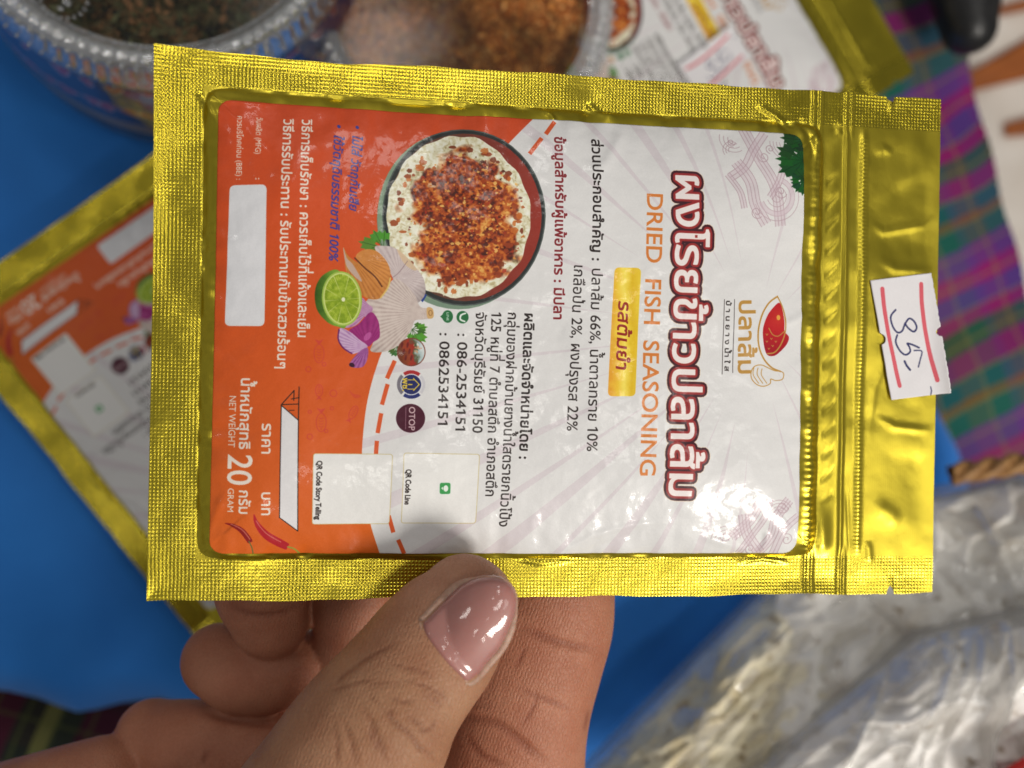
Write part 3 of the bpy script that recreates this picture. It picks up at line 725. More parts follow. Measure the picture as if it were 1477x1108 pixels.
def sheet(name, corners, nr, nc, mat, root, inset=None, lift=.012, thick=.014, wfun=None):
    """sticker on the pouch: corners TL, TR, BR, BL in uv; inset(s, t) -> (ds0, ds1) narrows a row"""
    s, t = np.meshgrid(np.linspace(0, 1, nc), np.linspace(0, 1, nr)); C = np.array(corners)
    w0 = np.linalg.norm(C[1]-C[0]); h0 = np.linalg.norm(C[3]-C[0])
    s2 = s.copy()
    if inset:
        a, b = inset(t*h0, h0); a = a/w0; b = b/w0; s2 = a+s*(1-a-b)
    P = (C[0]*((1-s2)*(1-t))[..., None]+C[1]*(s2*(1-t))[..., None]+C[2]*(s2*t)[..., None]+C[3]*((1-s2)*t)[..., None])
    h = hsample(P[..., 0], P[..., 1])+lift
    if wfun: h = h+wfun(s2, t)
    top = np.stack([P[..., 0], -P[..., 1], h], -1).reshape(-1, 3); n = len(top)
    F = grid_faces(nr, nc)
    ring = np.r_[np.arange(nc), np.arange(1, nr)*nc+nc-1, (nr-1)*nc+np.arange(nc-2, -1, -1), np.arange(nr-2, 0, -1)*nc]
    low = top[ring].copy(); low[:, 2] -= thick; m = len(ring); j = np.arange(m); k = (j+1) % m
    Fs = np.stack([ring[j], ring[k], n+k, n+j], -1)
    V = np.r_[top, low]; uv = np.stack([s2, 1-t], -1).reshape(-1, 2); uv = np.r_[uv, uv[ring]]
    return mesh_fast(name, V, np.r_[F, Fs], mat, root, uv)
def print_mat(name, img, rough=.38, coat=.30, bumps=.3):
    N = NT(name); uv = N.coord('UV'); t = N.n('ShaderNodeTexImage'); t.image = img; t.interpolation = 'Cubic'; t.extension = 'EXTEND'; N.l(uv, t.inputs[0])
    N.set(Roughness=rough, Coat_Weight=coat, Coat_Roughness=.09); N.p.inputs['Specular IOR Level'].default_value = .3
    co = N.coord('Object')
    b = N.bump(N.noise(2.4, 4, co), bumps, .05); b = N.bump(N.noise(34, 2, co), .22, .004, b); b2 = b
    N.l(b2, N.p.inputs['Coat Normal'])
    return N.finish(t.outputs[0], b)
IMG = make_label_art()
M_LABEL = print_mat('glossy_label_print', IMG)
pouch = make_pouch(PM, 'gold foil pouch of dried fish seasoning held upright in the foreground between thumb and finger')
def label_inset(r):
    def f(v, H):
        e = np.minimum(v, H-v); q = np.clip(r-e, 0, r); d = r-np.sqrt(np.clip(r*r-q*q, 0, None)); return d, d
    return f
LC = [px2uv(*p) for p in LQ]
lab = sheet('printed_label', LC, 420, 560, M_LABEL, pouch, label_inset(.17))
# price sticker, hand written
SQ = [(1253, 405), (1342, 394), (1366, 567), (1284, 577)]
def price_art():
    W, Hh = 360, 700
    M = H4(SQ, [(0, 0), (W, 0), (W, Hh), (0, Hh)]); c = Canvas(W, Hh, (226, 223, 226), M, W/89.0)
    c.line(spline([(1270, 418), (1273, 446), (1279, 480), (1288, 520), (1297, 558)], False), 6, (214, 92, 104)); c.line(spline([(1327, 411), (1328, 440), (1333, 478), (1341, 516), (1350, 550)], False), 6, (214, 92, 104))
    INK = (44, 46, 96)
    c.line(spline([(1290, 450), (1283, 460), (1286, 474), (1293, 483), (1300, 481), (1304, 471), (1310, 463), (1317, 467), (1321, 476), (1317, 482), (1309, 477), (1304, 470)], False), 2.6, INK)
    c.line(spline([(1293, 487), (1291, 497), (1297, 509), (1305, 515), (1312, 511), (1311, 504), (1308, 499), (1316, 501), (1325, 505)], False), 2.6, INK)
    c.line(spline([(1318, 509), (1329, 510), (1327, 522), (1324, 532)], False), 2.0, INK); c.line([(1304, 524), (1307, 530), (1312, 536)], 3.2, INK); c.line([(1341, 559), (1342, 564), (1341, 570)], 1.8, INK)
    c.a += ((vnoise(Hh, W, 3, 2, 2)-.5)*.03)[..., None]
    return c.image('price_print')
M_PRICE = print_mat('matt_price_paper', price_art(), .6, 0.0, .15)
def notch(v, H):
    g = lambda c, r: np.sqrt(np.clip(r*r-(v-c)**2, 0, None))
    wob = .012*np.sin(v*23)+.008*np.sin(v*51)
    return g(H*.49, .085)+wob*0, g(H*.49, .07)+np.abs(wob)*.5
def curl(s, t):
    # the free edge bends up off the foil, the lower corner most
    return .02+.10*np.clip((s-.75)/.25, 0, 1)**2*np.clip(t*1.2, 0, 1)+.03*np.clip((.15-s)/.15, 0, 1)*np.clip(t, 0, 1)
sticker = sheet('price_sticker', [px2uv(*p) for p in SQ], 120, 60, M_PRICE, pouch, notch, lift=.012, thick=.012, wfun=curl)
# ------------------------------------------------------------------ the hand that holds the pouch
def loft(bm, secs, n=28, flat=(1.0, 1.0)):
    """secs: (px, py, depth, half width in px, half thickness in cm, roll in degrees); rounded closed tube through them"""
    C = np.array([PX(s[0], s[1], s[2]) for s in secs]); A = np.array([s[3]/FP*s[2] for s in secs]); B = np.array([s[4] for s in secs]); R = np.array([s[5] if len(s) > 5 else 0 for s in secs], float)
    k = 5
    T = np.arange(len(secs)-1+1e-9, step=1.0/k)
    Cs = spline(np.c_[C, A, B, R], False, k)
    C, A, B, R = Cs[:, :3], Cs[:, 3], Cs[:, 4], Cs[:, 5]
    rings = []
    def ring(c, t, a, b, roll):
        t = Vector(t).normalized(); z = Vector((0, 0, 1)); x = t.cross(z).normalized(); y = x.cross(t).normalized()
        r = Matrix.Rotation(math.radians(roll), 3, t); x = r @ x; y = r @ y
        return [bm.verts.new(Vector(c)+x*a*math.cos(2*math.pi*i/n)+y*b*math.sin(2*math.pi*i/n)) for i in range(n)]
    N = len(C); tg = np.gradient(C, axis=0)
    def cap(i, sgn):
        out = []; t = tg[i]/np.linalg.norm(tg[i])*sgn; L = min(A[i], B[i]*1.25)
        for q in (12, 30, 48, 64, 78):
            a = math.radians(q); out.append(ring(C[i]+t*L*math.sin(a), tg[i], A[i]*math.cos(a)**.9, B[i]*math.cos(a)**.9, R[i]))
        tip = bm.verts.new(Vector(C[i]+t*L)); return out, tip
    c0, t0 = cap(0, -1); c1, t1 = cap(N-1, 1)
    rings = c0[::-1]+[ring(C[i], tg[i], A[i], B[i], R[i]) for i in range(N)]+c1
    for a, b in zip(rings[:-1], rings[1:]):
        for i in range(n): bm.faces.new((a[i], a[(i+1) % n], b[(i+1) % n], b[i]))
    for i in range(n):
        bm.faces.new((t0, rings[0][(i+1) % n], rings[0][i])); bm.faces.new((t1, rings[-1][i], rings[-1][(i+1) % n]))
TH = [(674, 868, 15.02, 72, .50, 8), (655, 893, 14.98, 86, .60, 8), (628, 930, 14.90, 95, .68, 6), (600, 966, 14.82, 98, .74, 4), (574, 1000, 14.75, 103, .80, 2), (552, 1032, 14.72, 112, .86, 0),
      (522, 1080, 14.80, 122, .92, 0), (486, 1140, 14.95, 130, 1.0, 0), (430, 1230, 15.3, 150, 1.15, 0), (340, 1340, 15.8, 190, 1.4, 0)]
IDX = [(838, 640, 17.05, 62, .62), (826, 720, 17.05, 76, .74), (806, 810, 17.1, 84, .80), (788, 885, 17.15, 100, .84), (768, 950, 17.25, 103, .92), (752, 1020, 17.3, 101, .92), (742, 1090, 17.4, 103, .95), (730, 1180, 17.7, 118, 1.1), (690, 1300, 18.2, 150, 1.4)]
MID = [(510, 790, 17.35, 56, .60), (512, 860, 17.4, 62, .68), (520, 940, 17.7, 66, .76), (540, 1020, 18.0, 72, .8), (580, 1110, 18.4, 88, 1.0), (620, 1240, 18.8, 110, 1.2)]
RNG = [(372, 780, 16.95, 62, .58), (378, 850, 16.95, 70, .66), (388, 892, 17.05, 58, .58)]
RNG2 = [(318, 955, 17.75, 56, .62), (345, 968, 17.65, 60, .66), (385, 972, 17.6, 58, .64), (430, 960, 17.7, 54, .66), (500, 1010, 18.4, 70, .8), (570, 1120, 18.9, 100, 1.1)]
PNK = [(222, 1062, 18.2, 54, .62), (262, 1076, 18.05, 68, .74), (330, 1092, 18.0, 80, .84), (420, 1100, 18.1, 84, .9), (520, 1150, 18.6, 120, 1.1), (560, 1260, 18.9, 160, 1.3)]
HEEL = [(150, 1124, 17.7, 62, .7), (60, 1160, 17.7, 74, .8), (-60, 1220, 18.0, 100, 1.0), (-220, 1330, 18.6, 150, 1.4)]
PALM = [(240, 1230, 18.6, 150, 1.2), (420, 1260, 18.8, 210, 1.6), (600, 1330, 19.0, 210, 1.6), (500, 1500, 19.2, 260, 2.0)]
WEB = [(690, 1120, 17.8, 80, .8), (600, 1200, 17.4, 110, 1.1), (520, 1280, 16.8, 120, 1.2)]
bm = bmesh.new()
for S in (TH, IDX, MID, RNG, RNG2, PNK, HEEL, PALM, WEB): loft(bm, S)
me = bpy.data.meshes.new('tmp'); bm.to_mesh(me); bm.free()
tmp = bpy.data.objects.new('tmp', me); COL.objects.link(tmp)
rm = tmp.modifiers.new('r', 'REMESH'); rm.mode = 'VOXEL'; rm.voxel_size = .048; rm.use_smooth_shade = True
sm = tmp.modifiers.new('s', 'SMOOTH'); sm.factor = .5; sm.iterations = 10
dg = bpy.context.evaluated_depsgraph_get(); hm = bpy.data.meshes.new_from_object(tmp.evaluated_get(dg))
bpy.data.objects.remove(tmp); hm.name = 'hand'
n = len(hm.vertices); co = np.empty(n*3, np.float32); hm.vertices.foreach_get('co', co); co = co.reshape(-1, 3).astype(float)
no = np.empty(n*3, np.float32); hm.vertex_normals.foreach_get('vector', no); no = no.reshape(-1, 3).astype(float)
dep = CAMZ-co[:, 2]; px = co[:, 0]/dep*FP+CX; py = -co[:, 1]/dep*FP+CY
thumb = (dep < 15.55) & (no[:, 2] > -.1)
back = (dep >= 15.6) & (no[:, 2] > -.1)
disp = np.zeros(n); crease_f = np.zeros(n)
def crease(P, w, amp, sel, taper=.3, rim=.35):
    P = spline(P, False, 6); best = np.full(n, 1e9); pos = np.zeros(n)
    L = np.r_[0, np.cumsum(np.linalg.norm(np.diff(P, axis=0), axis=1))]
    lo = P.min(0)-40; hi = P.max(0)+40
    k = np.where(sel & (px > lo[0]) & (px < hi[0]) & (py > lo[1]) & (py < hi[1]))[0]
    b = np.full(len(k), 1e9); ps = np.zeros(len(k))
    for i in range(len(P)-1):
        d = P[i+1]-P[i]; l2 = d@d+1e-9; t = np.clip(((px[k]-P[i][0])*d[0]+(py[k]-P[i][1])*d[1])/l2, 0, 1)
        dd = np.hypot(px[k]-P[i][0]-t*d[0], py[k]-P[i][1]-t*d[1]); m = dd < b
        b = np.where(m, dd, b); ps = np.where(m, (L[i]+t*math.sqrt(l2))/L[-1], ps)
    tp = np.clip(np.minimum(ps, 1-ps)/taper, 0, 1)
    w = w*.9; amp = amp*.7; disp[k] += -amp*np.exp(-(b/w)**2)*tp + amp*.12*rim/.35*np.exp(-((b-2.2*w)/(1.6*w))**2)*tp
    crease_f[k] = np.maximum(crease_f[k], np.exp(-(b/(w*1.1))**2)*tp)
# wrinkles over the thumb knuckle
for P, w, a in [([(540, 1008), (556, 1026), (566, 1040), (590, 1058), (604, 1078), (618, 1086), (634, 1106)], 3.4, .045),
                ([(566, 1040), (564, 1030), (568, 1018)], 2.4, .018), ([(560, 1002), (580, 1012), (602, 1012)], 2.6, .022),
                ([(574, 980), (606, 987), (636, 1002), (652, 1022)], 2.6, .018), ([(556, 958), (600, 966), (632, 980)], 2.4, .012), ([(604, 996), (626, 1008), (640, 1024)], 2.2, .014), ([(530, 1000), (548, 1016)], 2.2, .012),
                ([(516, 1010), (532, 1034), (546, 1066), (560, 1108)], 3.4, .030), ([(492, 1034), (506, 1066), (516, 1108)], 3.4, .028), ([(482, 1040), (486, 1074), (488, 1110)], 3.0, .018),
                ([(584, 1030), (602, 1044), (614, 1054)], 2.6, .018), ([(520, 960), (496, 974), (484, 990)], 3, .015), ([(576, 925), (540, 944), (496, 972)], 3, .012), ([(600, 1058), (622, 1050), (630, 1036)], 2.4, .016),
                ([(526, 990), (560, 986), (590, 990)], 2.4, .012), ([(470, 1000), (520, 984), (552, 984)], 2.4, .010), ([(536, 1030), (536, 1060), (548, 1090)], 2.4, .012)]:
    crease(P, w, a, thumb)
# joint creases on the index finger, palm side
for P, w, a in [([(738, 900), (770, 912), (806, 926), (870, 940)], 6, .05), ([(740, 990), (780, 1006), (830, 1026)], 4, .018), ([(664, 1030), (700, 1036), (730, 1052), (766, 1082), (800, 1106)], 6, .07),
                ([(664, 1050), (690, 1084), (710, 1096), (740, 1108)], 5, .04), ([(750, 1050), (770, 1020), (776, 990)], 3, .015), ([(760, 930), (742, 970)], 3, .015), ([(850, 1020), (842, 1060)], 3, .012)]:
    crease(P, w, a, back)
for P, w, a in [([(325, 870), (360, 884), (400, 884), (440, 868)], 4, .025), ([(300, 1080), (290, 1106)], 4, .015), ([(230, 1004), (250, 998), (262, 1000)], 4, .02), ([(268, 1020), (330, 1040), (420, 1050)], 5, .02)]:
    crease(P, w, a, back)
co += no*disp[:, None]
hm.vertices.foreach_set('co', co.astype(np.float32).ravel()); hm.update()
# skin tone: redder towards the tips and sides, browner over the knuckle
tone = np.zeros((n, 4), np.float32); tone[:, 3] = 1
kn = np.exp(-(((px-575)/90)**2+((py-1040)/80)**2))*thumb
tip = np.exp(-(((px-660)/70)**2+((py-850)/60)**2))*thumb
fng = back*1.0
base = np.array((.400, .212, .124)); red = np.array((.430, .186, .112)); brown = np.array((.330, .176, .092))
c = base[None]*np.ones((n, 1)); c = c*(1-kn[:, None]*.7)+brown*kn[:, None]*.7; c = c*(1-tip[:, None]*.6)+np.array((.46, .25, .17))*tip[:, None]*.6
c = np.where(fng[:, None] > 0, red, c); c = c*(1-crease_f[:, None]*.42*np.array([.75, 1, 1.05]))  # creases also darkened in the colour, deepening the shade of the wrinkles
tone[:, :3] = c
at = hm.color_attributes.new('tone', 'FLOAT_COLOR', 'POINT'); at.data.foreach_set('color', tone.ravel())
N = NT('skin'); a = N.n('ShaderNodeAttribute'); a.attribute_name = 'tone'; cob = N.coord('Object')
N.set(Roughness=.5, Subsurface_Weight=.22, Subsurface_Scale=.12); N.p.inputs['Subsurface Radius'].default_value = (1.0, .35, .2); N.p.inputs['Specular IOR Level'].default_value = .28
mott = N.ramp(N.noise(1.6, 4, cob), [(.3, (.92, .80, .76)), (.7, (1.10, 1.10, 1.10))]); col = N.mix(1.0, a.outputs['Color'], mott, 'MULTIPLY')
fine_ = N.ramp(N.noise(26, 3, cob), [(.35, (.93, .90, .88)), (.7, (1.04, 1.03, 1.03))]); col = N.mix(1.0, col, fine_, 'MULTIPLY')
vor = N.n('ShaderNodeTexVoronoi'); vor.feature = 'DISTANCE_TO_EDGE'; vor.inputs['Scale'].default_value = 19
N.l(N.mapping(cob, (1, .62, 1), (0, 0, .9)), vor.inputs['Vector'])
vd = N.math('MINIMUM', N.math('MULTIPLY', vor.outputs['Distance'], 5), 1.0)
wv = N.n('ShaderNodeTexWave'); wv.inputs['Scale'].default_value = 6.5; wv.inputs['Distortion'].default_value = 3.0; wv.inputs['Detail'].default_value = 1; wv.inputs['Detail Scale'].default_value = .7
N.l(N.mapping(cob, (1, 1, 1), (0, 0, .35)), wv.inputs['Vector'])
b1 = N.bump(vd, .45, .010); b2 = N.bump(wv.outputs['Fac'], .30, .008, b1); b3 = N.bump(N.noise(60, 2, cob), .25, .005, b2)
M_SKIN = N.finish(col, b3)
hm.materials.clear(); hm.materials.append(M_SKIN)
for p in hm.polygons: p.use_smooth = True
person = empty('person', tuple(PX(430, 1230, 16.6))); tag(person, 'bare hand reaching in from below, pinching the gold pouch with a polished pink thumbnail', 'person')
hand = bpy.data.objects.new('hand', hm); COL.objects.link(hand); hand.parent = person; hand.matrix_parent_inverse = Matrix.Translation(-Vector(person.location))
# thumbnail: a curved plate laid over the thumb, in its own frame
from mathutils.bvhtree import BVHTree
bv = BVHTree.FromPolygons([Vector(v) for v in co], [tuple(p.vertices) for p in hm.polygons])
NOUT = spline([(609, 900), (616, 893), (640, 868), (664, 846), (688, 836), (712, 835), (732, 842), (743, 858), (744, 880), (736, 904), (722, 934), (704, 956), (690, 974), (674, 985), (664, 978), (644, 958), (622, 930), (612, 914)], True, 6)
ctr = np.array([680.0, 903.0]); nn = len(NOUT); RG = 16
def on_thumb(x, y):
    o = Vector((0, 0, CAMZ)); d = Vector(((x-CX)/FP, -(y-CY)/FP, -1)).normalized(); h = bv.ray_cast(o, d); return h
V = []; 
ax = np.array([.59, -.81]); sx = np.array([.81, .59])
def nail_pt(x, y, edge):
    # smooth arched plate: depth from the distance to the nail's own axis
    q = np.array([x, y])-ctr; s = q@sx/62.0; t = q@ax/80.0
    d = 14.235+.27*s*s+.10*t*t+.03*t + (-.06*s)
    hit = on_thumb(x, y)[0]
    if hit is not None: d = min(d, CAMZ-hit.z-.035)
    return PX(x, y, d+(.0 if not edge else .0))
for r in range(RG+1):
    f = r/RG
    for k in range(nn):
        p = ctr+(NOUT[k]-ctr)*f; P = nail_pt(p[0], p[1], r == RG); 
        e = np.clip((f-.86)/.14, 0, 1); P = P+Vector((0, 0, -.05*e**2.5)); V.append(P)
for k in range(nn): V.append(V[RG*nn+k]+Vector((0, 0, -.22)))
F = []
for r in range(RG+1):
    for k in range(nn): a_ = r*nn+k; b_ = r*nn+(k+1) % nn; F.append((a_, a_+nn, b_+nn, b_))
V = np.array(V)
N = NT('nail_polish'); cob = N.coord('Object')
colr = N.ramp(N.noise(1.1, 3, cob), [(.3, (.34, .14, .12)), (.55, (.41, .175, .15)), (.75, (.48, .23, .20))])
N.set(Roughness=.5, Coat_Weight=.8, Coat_Roughness=.08, Subsurface_Weight=.2, Subsurface_Scale=.06)
b = N.bump(N.noise(1.7, 2, cob), .55, .09); b = N.bump(N.noise(5, 2, cob), .15, .03, b); N.l(b, N.p.inputs['Coat Normal'])
M_NAIL = N.finish(colr)
nail = mesh_fast('thumbnail', V, np.array(F), M_NAIL, None); nail.parent = person; nail.matrix_parent_inverse = Matrix.Translation(-Vector(person.location))
# cuticle rim round the lower edge of the nail
bm = bmesh.new(); rr = .042; prev = None
seq = list(range(0, nn)); first = None
for k in range(nn+1):
    kk = k % nn; P = Vector(V[RG*nn+kk])+Vector((0, 0, .0)); q = (NOUT[kk]-ctr); tt = (q@ax)/80.0
    out = Vector((q[0], -q[1], 0)).normalized(); r_ = rr*(1.0 if tt < .35 else max(.25, 1-(tt-.35)*2)); P = P+out*r_*.55+Vector((0, 0, -.035))
    nx = Vector(V[RG*nn+(kk+1) % nn])-Vector(V[RG*nn+kk-1]); nx.normalize(); up = Vector((0, 0, 1)); sd = nx.cross(up).normalized(); u2 = sd.cross(nx)
    ring = [bm.verts.new(P+sd*r_*1.5*math.cos(2*math.pi*i/8)+u2*r_*math.sin(2*math.pi*i/8)) for i in range(8)]
    if prev:
        for i in range(8): bm.faces.new((prev[i], prev[(i+1) % 8], ring[(i+1) % 8], ring[i]))
    prev = ring
N = NT('cuticle_skin'); cob = N.coord('Object'); N.set(Roughness=.5, Subsurface_Weight=.2, Subsurface_Scale=.08)
M_CUT = N.finish(N.ramp(N.noise(9, 3, cob), [(.3, (.36, .20, .135)), (.7, (.50, .31, .23))]), N.bump(N.noise(22, 3, cob), .6, .02))
cut = bm_obj('cuticle', bm, M_CUT, None); cut.parent = person; cut.matrix_parent_inverse = Matrix.Translation(-Vector(person.location))
# ------------------------------------------------------------------ the stall behind: all of it stands on one slightly sloping table top
TN = Vector((.177, 0, .984)).normalized()
def tz(x, dz=0): return -1.1-.18*x+dz
def onplane(px, py, dz=0.0):
    """point of the table plane (raised by dz) seen at a photograph pixel"""
    r = Vector(((px-CX)/FP, -(py-CY)/FP, -1.0)); t = (CAMZ+1.1-dz)/(1-.18*r.x)
    return Vector((r.x*t, r.y*t, CAMZ-t))
def copy_tree(o, M):
    c = o.copy(); COL.objects.link(c); c.matrix_world = M
    for ch in o.children:
        d = ch.copy(); COL.objects.link(d); d.parent = c; d.matrix_parent_inverse = ch.matrix_parent_inverse.copy()
    return c
def pose(uv, P, Udir, Vup):
    Ux = Vector(Udir).normalized(); Vy = Vector(Vup); Vy = (Vy-Vy.dot(Ux)*Ux).normalized(); W = Ux.cross(Vy)
    O = Vector(P)-Ux*uv[0]+Vy*uv[1]
    return Matrix(((Ux.x, Vy.x, W.x, O.x), (Ux.y, Vy.y, W.y, O.y), (Ux.z, Vy.z, W.z, O.z), (0, 0, 0, 1)))
# two more pouches of the same kind lie on the table
MA = pose(px2uv(505, 702), PX(95, 525, 25.5), (.595, -.80, -.107), (.81, .59, -.146))
pA = copy_tree(pouch, MA); pA['label'] = 'gold foil pouch lying tilted on the blue cloth at the left, orange label half hidden'; pA['group'] = 'gold seasoning pouches'
P1 = PX(1003, 37, 27.6); P2 = PX(1300, 100, 29.6); a1 = px2uv(887, 480); a2 = (PWD, PHD)
dl_ = Vector((a2[0]-a1[0], -(a2[1]-a1[1]), 0)); dw = P2-P1; ang = math.atan2(dw.y, dw.x)-math.atan2(dl_.y, dl_.x)
MB = pose(a1, P1, (math.cos(ang), math.sin(ang), -.30), (-math.sin(ang), math.cos(ang), .06))
pB = copy_tree(pouch, MB); pB['label'] = 'gold foil pouch under the jar of brown flakes, its white label and zip end showing'; pB['group'] = 'gold seasoning pouches'
pouch['group'] = 'gold seasoning pouches'
for c in list(pA.children):
    if c.name.startswith('price_sticker'): bpy.data.objects.remove(c)
for c in pB.children:
    if c.name.startswith('price_sticker'):                    # stuck on the label here, at a slant
        ax_, ay_ = px2uv(1309, 486); bx_, by_ = px2uv(850, 590)
        c.matrix_parent_inverse = Matrix.Identity(4); R = Matrix.Translation((bx_, -by_, .47)) @ Matrix.Rotation(math.radians(87), 4, 'Z') @ Matrix.Translation((-ax_, ay_, 0)); c.matrix_basis = R
# ---- cloths
def curve1(P): xs = [p[0] for p in P]; ys = [p[1] for p in P]; return lambda x: np.interp(x, xs, ys)
def sheet_px(name, x0, right, y0, bottom, dz, nx, ny, mat, hf, drop=.5):
    s, t = np.meshgrid(np.linspace(0, 1, nx), np.linspace(0, 1, ny))
    y = y0+(1100-y0)*t; x = x0+(right(y)-x0)*s
    for _ in range(6): x = x0+(right(y)-x0)*s; y = y0+(bottom(x)-y0)*t
    rx = (x-CX)/FP; ry = -(y-CY)/FP; tt = (CAMZ+1.1-dz)/(1-.18*rx)
    X = rx*tt; Y = ry*tt; Z = CAMZ-tt
    e = np.minimum((1-s)*(right(y)-x0), (1-t)*(bottom(x)-y0))/60.0
    Z = Z+hf(X, Y)-drop*np.clip(1-e, 0, 1)**2
    V = np.stack([X, Y, Z], -1).reshape(-1, 3); F = grid_faces(ny, nx)[:, ::-1]
    ring = np.r_[np.arange(nx), np.arange(1, ny)*nx+nx-1, (ny-1)*nx+np.arange(nx-2, -1, -1), np.arange(ny-2, 0, -1)*nx]
    low = V[ring].copy(); low[:, 2] -= .07; n0 = len(V); m = len(ring); j = np.arange(m); k = (j+1) % m
    return mesh_fast(name, np.r_[V, low], np.r_[F, np.stack([ring[k], ring[j], n0+j, n0+k], -1)], mat)
N = NT('blue_cloth'); co_ = N.coord('Object'); N.set(Roughness=.62, Sheen_Weight=.25, Sheen_Roughness=.5); N.p.inputs['Specular IOR Level'].default_value = .3
cb = N.ramp(N.noise(.35, 3, co_), [(.3, (.012, .175, .62)), (.7, (.020, .225, .74))])
wv = N.n('ShaderNodeTexWave'); wv.inputs['Scale'].default_value = 14; wv.inputs['Distortion'].default_value = 1; N.l(co_, wv.inputs['Vector'])
M_BLUE = N.finish(cb, N.bump(wv.outputs['Fac'], .12, .01, N.bump(N.noise(1.3, 3, co_), .25, .12)))
def blue_h(X, Y):
    h = .22*np.sin(.55*X-.35*Y+.8)+.14*np.sin(.9*X+.8*Y+2)+.10*np.sin(1.6*Y-.5*X)
    h += .35*np.exp(-((X*.66+Y*.75+1.0)/1.1)**2)*np.clip((X-1)/3, 0, 1) + .12*np.sin(2.3*X+1.3*Y)*np.exp(-((Y+7)/2.2)**2)
    return h*.45
tag(sheet_px('blue_tablecloth', -260, curve1([(-300, 1235), (0, 1240), (300, 1296), (560, 1342), (650, 1392), (720, 1412), (1400, 1430)]), -260,
             curve1([(-300, 985), (-100, 992), (0, 1006), (40, 1016), (70, 1030), (95, 1040), (125, 1036), (160, 1026), (220, 1016), (330, 1040), (500, 1150), (900, 1300), (1500, 1300)]),
             0.0, 260, 220, M_BLUE, blue_h), kind='structure')
def plaid(name, cols, rot, sc_, threads, dark=1.0):
    N = NT(name); co = N.coord('Object'); N.set(Roughness=.75); N.p.inputs['Specular IOR Level'].default_value = .2
    m = N.mapping(co, (sc_, sc_, sc_), (0, 0, math.radians(rot))); sp = N.n('ShaderNodeSeparateXYZ'); N.l(m, sp.inputs[0])
    wob = N.math('MULTIPLY', N.math('SUBTRACT', N.noise(.12, 2, co), .5), .3)
    fx = N.math('FRACT', N.math('ADD', sp.outputs[0], wob)); fy = N.math('FRACT', N.math('MULTIPLY', sp.outputs[1], .8))
    a = N.ramp(fx, cols, 'CONSTANT'); b = N.ramp(fy, cols[::-1] and [(p, c) for (p, _), (_, c) in zip(cols, cols[2:]+cols[:2])], 'CONSTANT')
    c = N.mix(.2, a, b); t1 = N.math('LESS_THAN', N.math('FRACT', N.math('MULTIPLY', fx, 6)), .10); t2 = N.math('LESS_THAN', N.math('FRACT', N.math('MULTIPLY', fy, 4)), .08)
    c = N.mix(N.math('MULTIPLY', t1, .4), c, threads); c = N.mix(N.math('MULTIPLY', t2, .3), c, threads)
    c = N.mix(1.0, c, (.85, .85, .85), 'MULTIPLY'); return N.finish(c, N.bump(N.noise(20, 2, co), .2, .02))
M_PLAID = plaid('plaid_fabric', [(0, (.010, .10, .11)), (.12, (.16, .10, .035)), (.17, (.012, .12, .09)), (.30, (.14, .04, .24)), (.44, (.30, .012, .15)), (.55, (.10, .04, .24)), (.68, (.26, .012, .13)), (.76, (.02, .09, .05)), (.88, (.20, .02, .13))], 67, .20, (.26, .20, .05))
M_MAROON = plaid('maroon_plaid_fabric', [(0, (.055, .006, .02)), (.3, (.012, .022, .014)), (.42, (.16, .17, .05)), (.5, (.01, .03, .018)), (.62, (.05, .006, .022)), (.9, (.02, .006, .02))], 25, .22, (.10, .12, .03))
s, t = np.meshgrid(np.linspace(0, 1, 400), np.linspace(0, 1, 120))
tx = 6.0+t*0+s*11; ty = 16-t*34
edge_x = 15.1+(3-ty)*.30                                   # the table ends here and the cloth hangs down
xx = np.minimum(tx, edge_x)+np.clip(tx-edge_x, 0, None)*.12
zz = -1.1-.18*xx-.55+.16*np.sin(.9*xx+.6*ty)+.10*np.sin(2*ty-.4*xx)-np.clip(tx-edge_x, 0, None)*7-.10*np.clip(xx-8, 0, None)**1.3
tag(mesh_fast('plaid_cloth', np.stack([xx, ty, zz], -1).reshape(-1, 3), grid_faces(120, 400)[:, ::-1], M_PLAID), kind='structure')
tx = -20+s*22; ty = -3.5-t*16; zz = -1.1-.18*tx-1.3-.35*np.clip(-6.5-ty, 0, None)+.2*np.sin(.8*tx)
tag(mesh_fast('maroon_plaid_cloth', np.stack([tx, ty, zz], -1).reshape(-1, 3), grid_faces(120, 400)[:, ::-1], M_MAROON), kind='structure')
N = NT('floor'); M_FLOOR = N.finish(N.ramp(N.noise(.02, 3, N.coord('Object')), [(.3, (.26, .24, .22)), (.7, (.34, .32, .29))])); N.set(Roughness=.5)
tag(mesh_fast('floor', [(-400, -400, -75), (400, -400, -75), (400, 400, -75), (-400, 400, -75)], [(0, 1, 2, 3)], M_FLOOR), kind='structure')
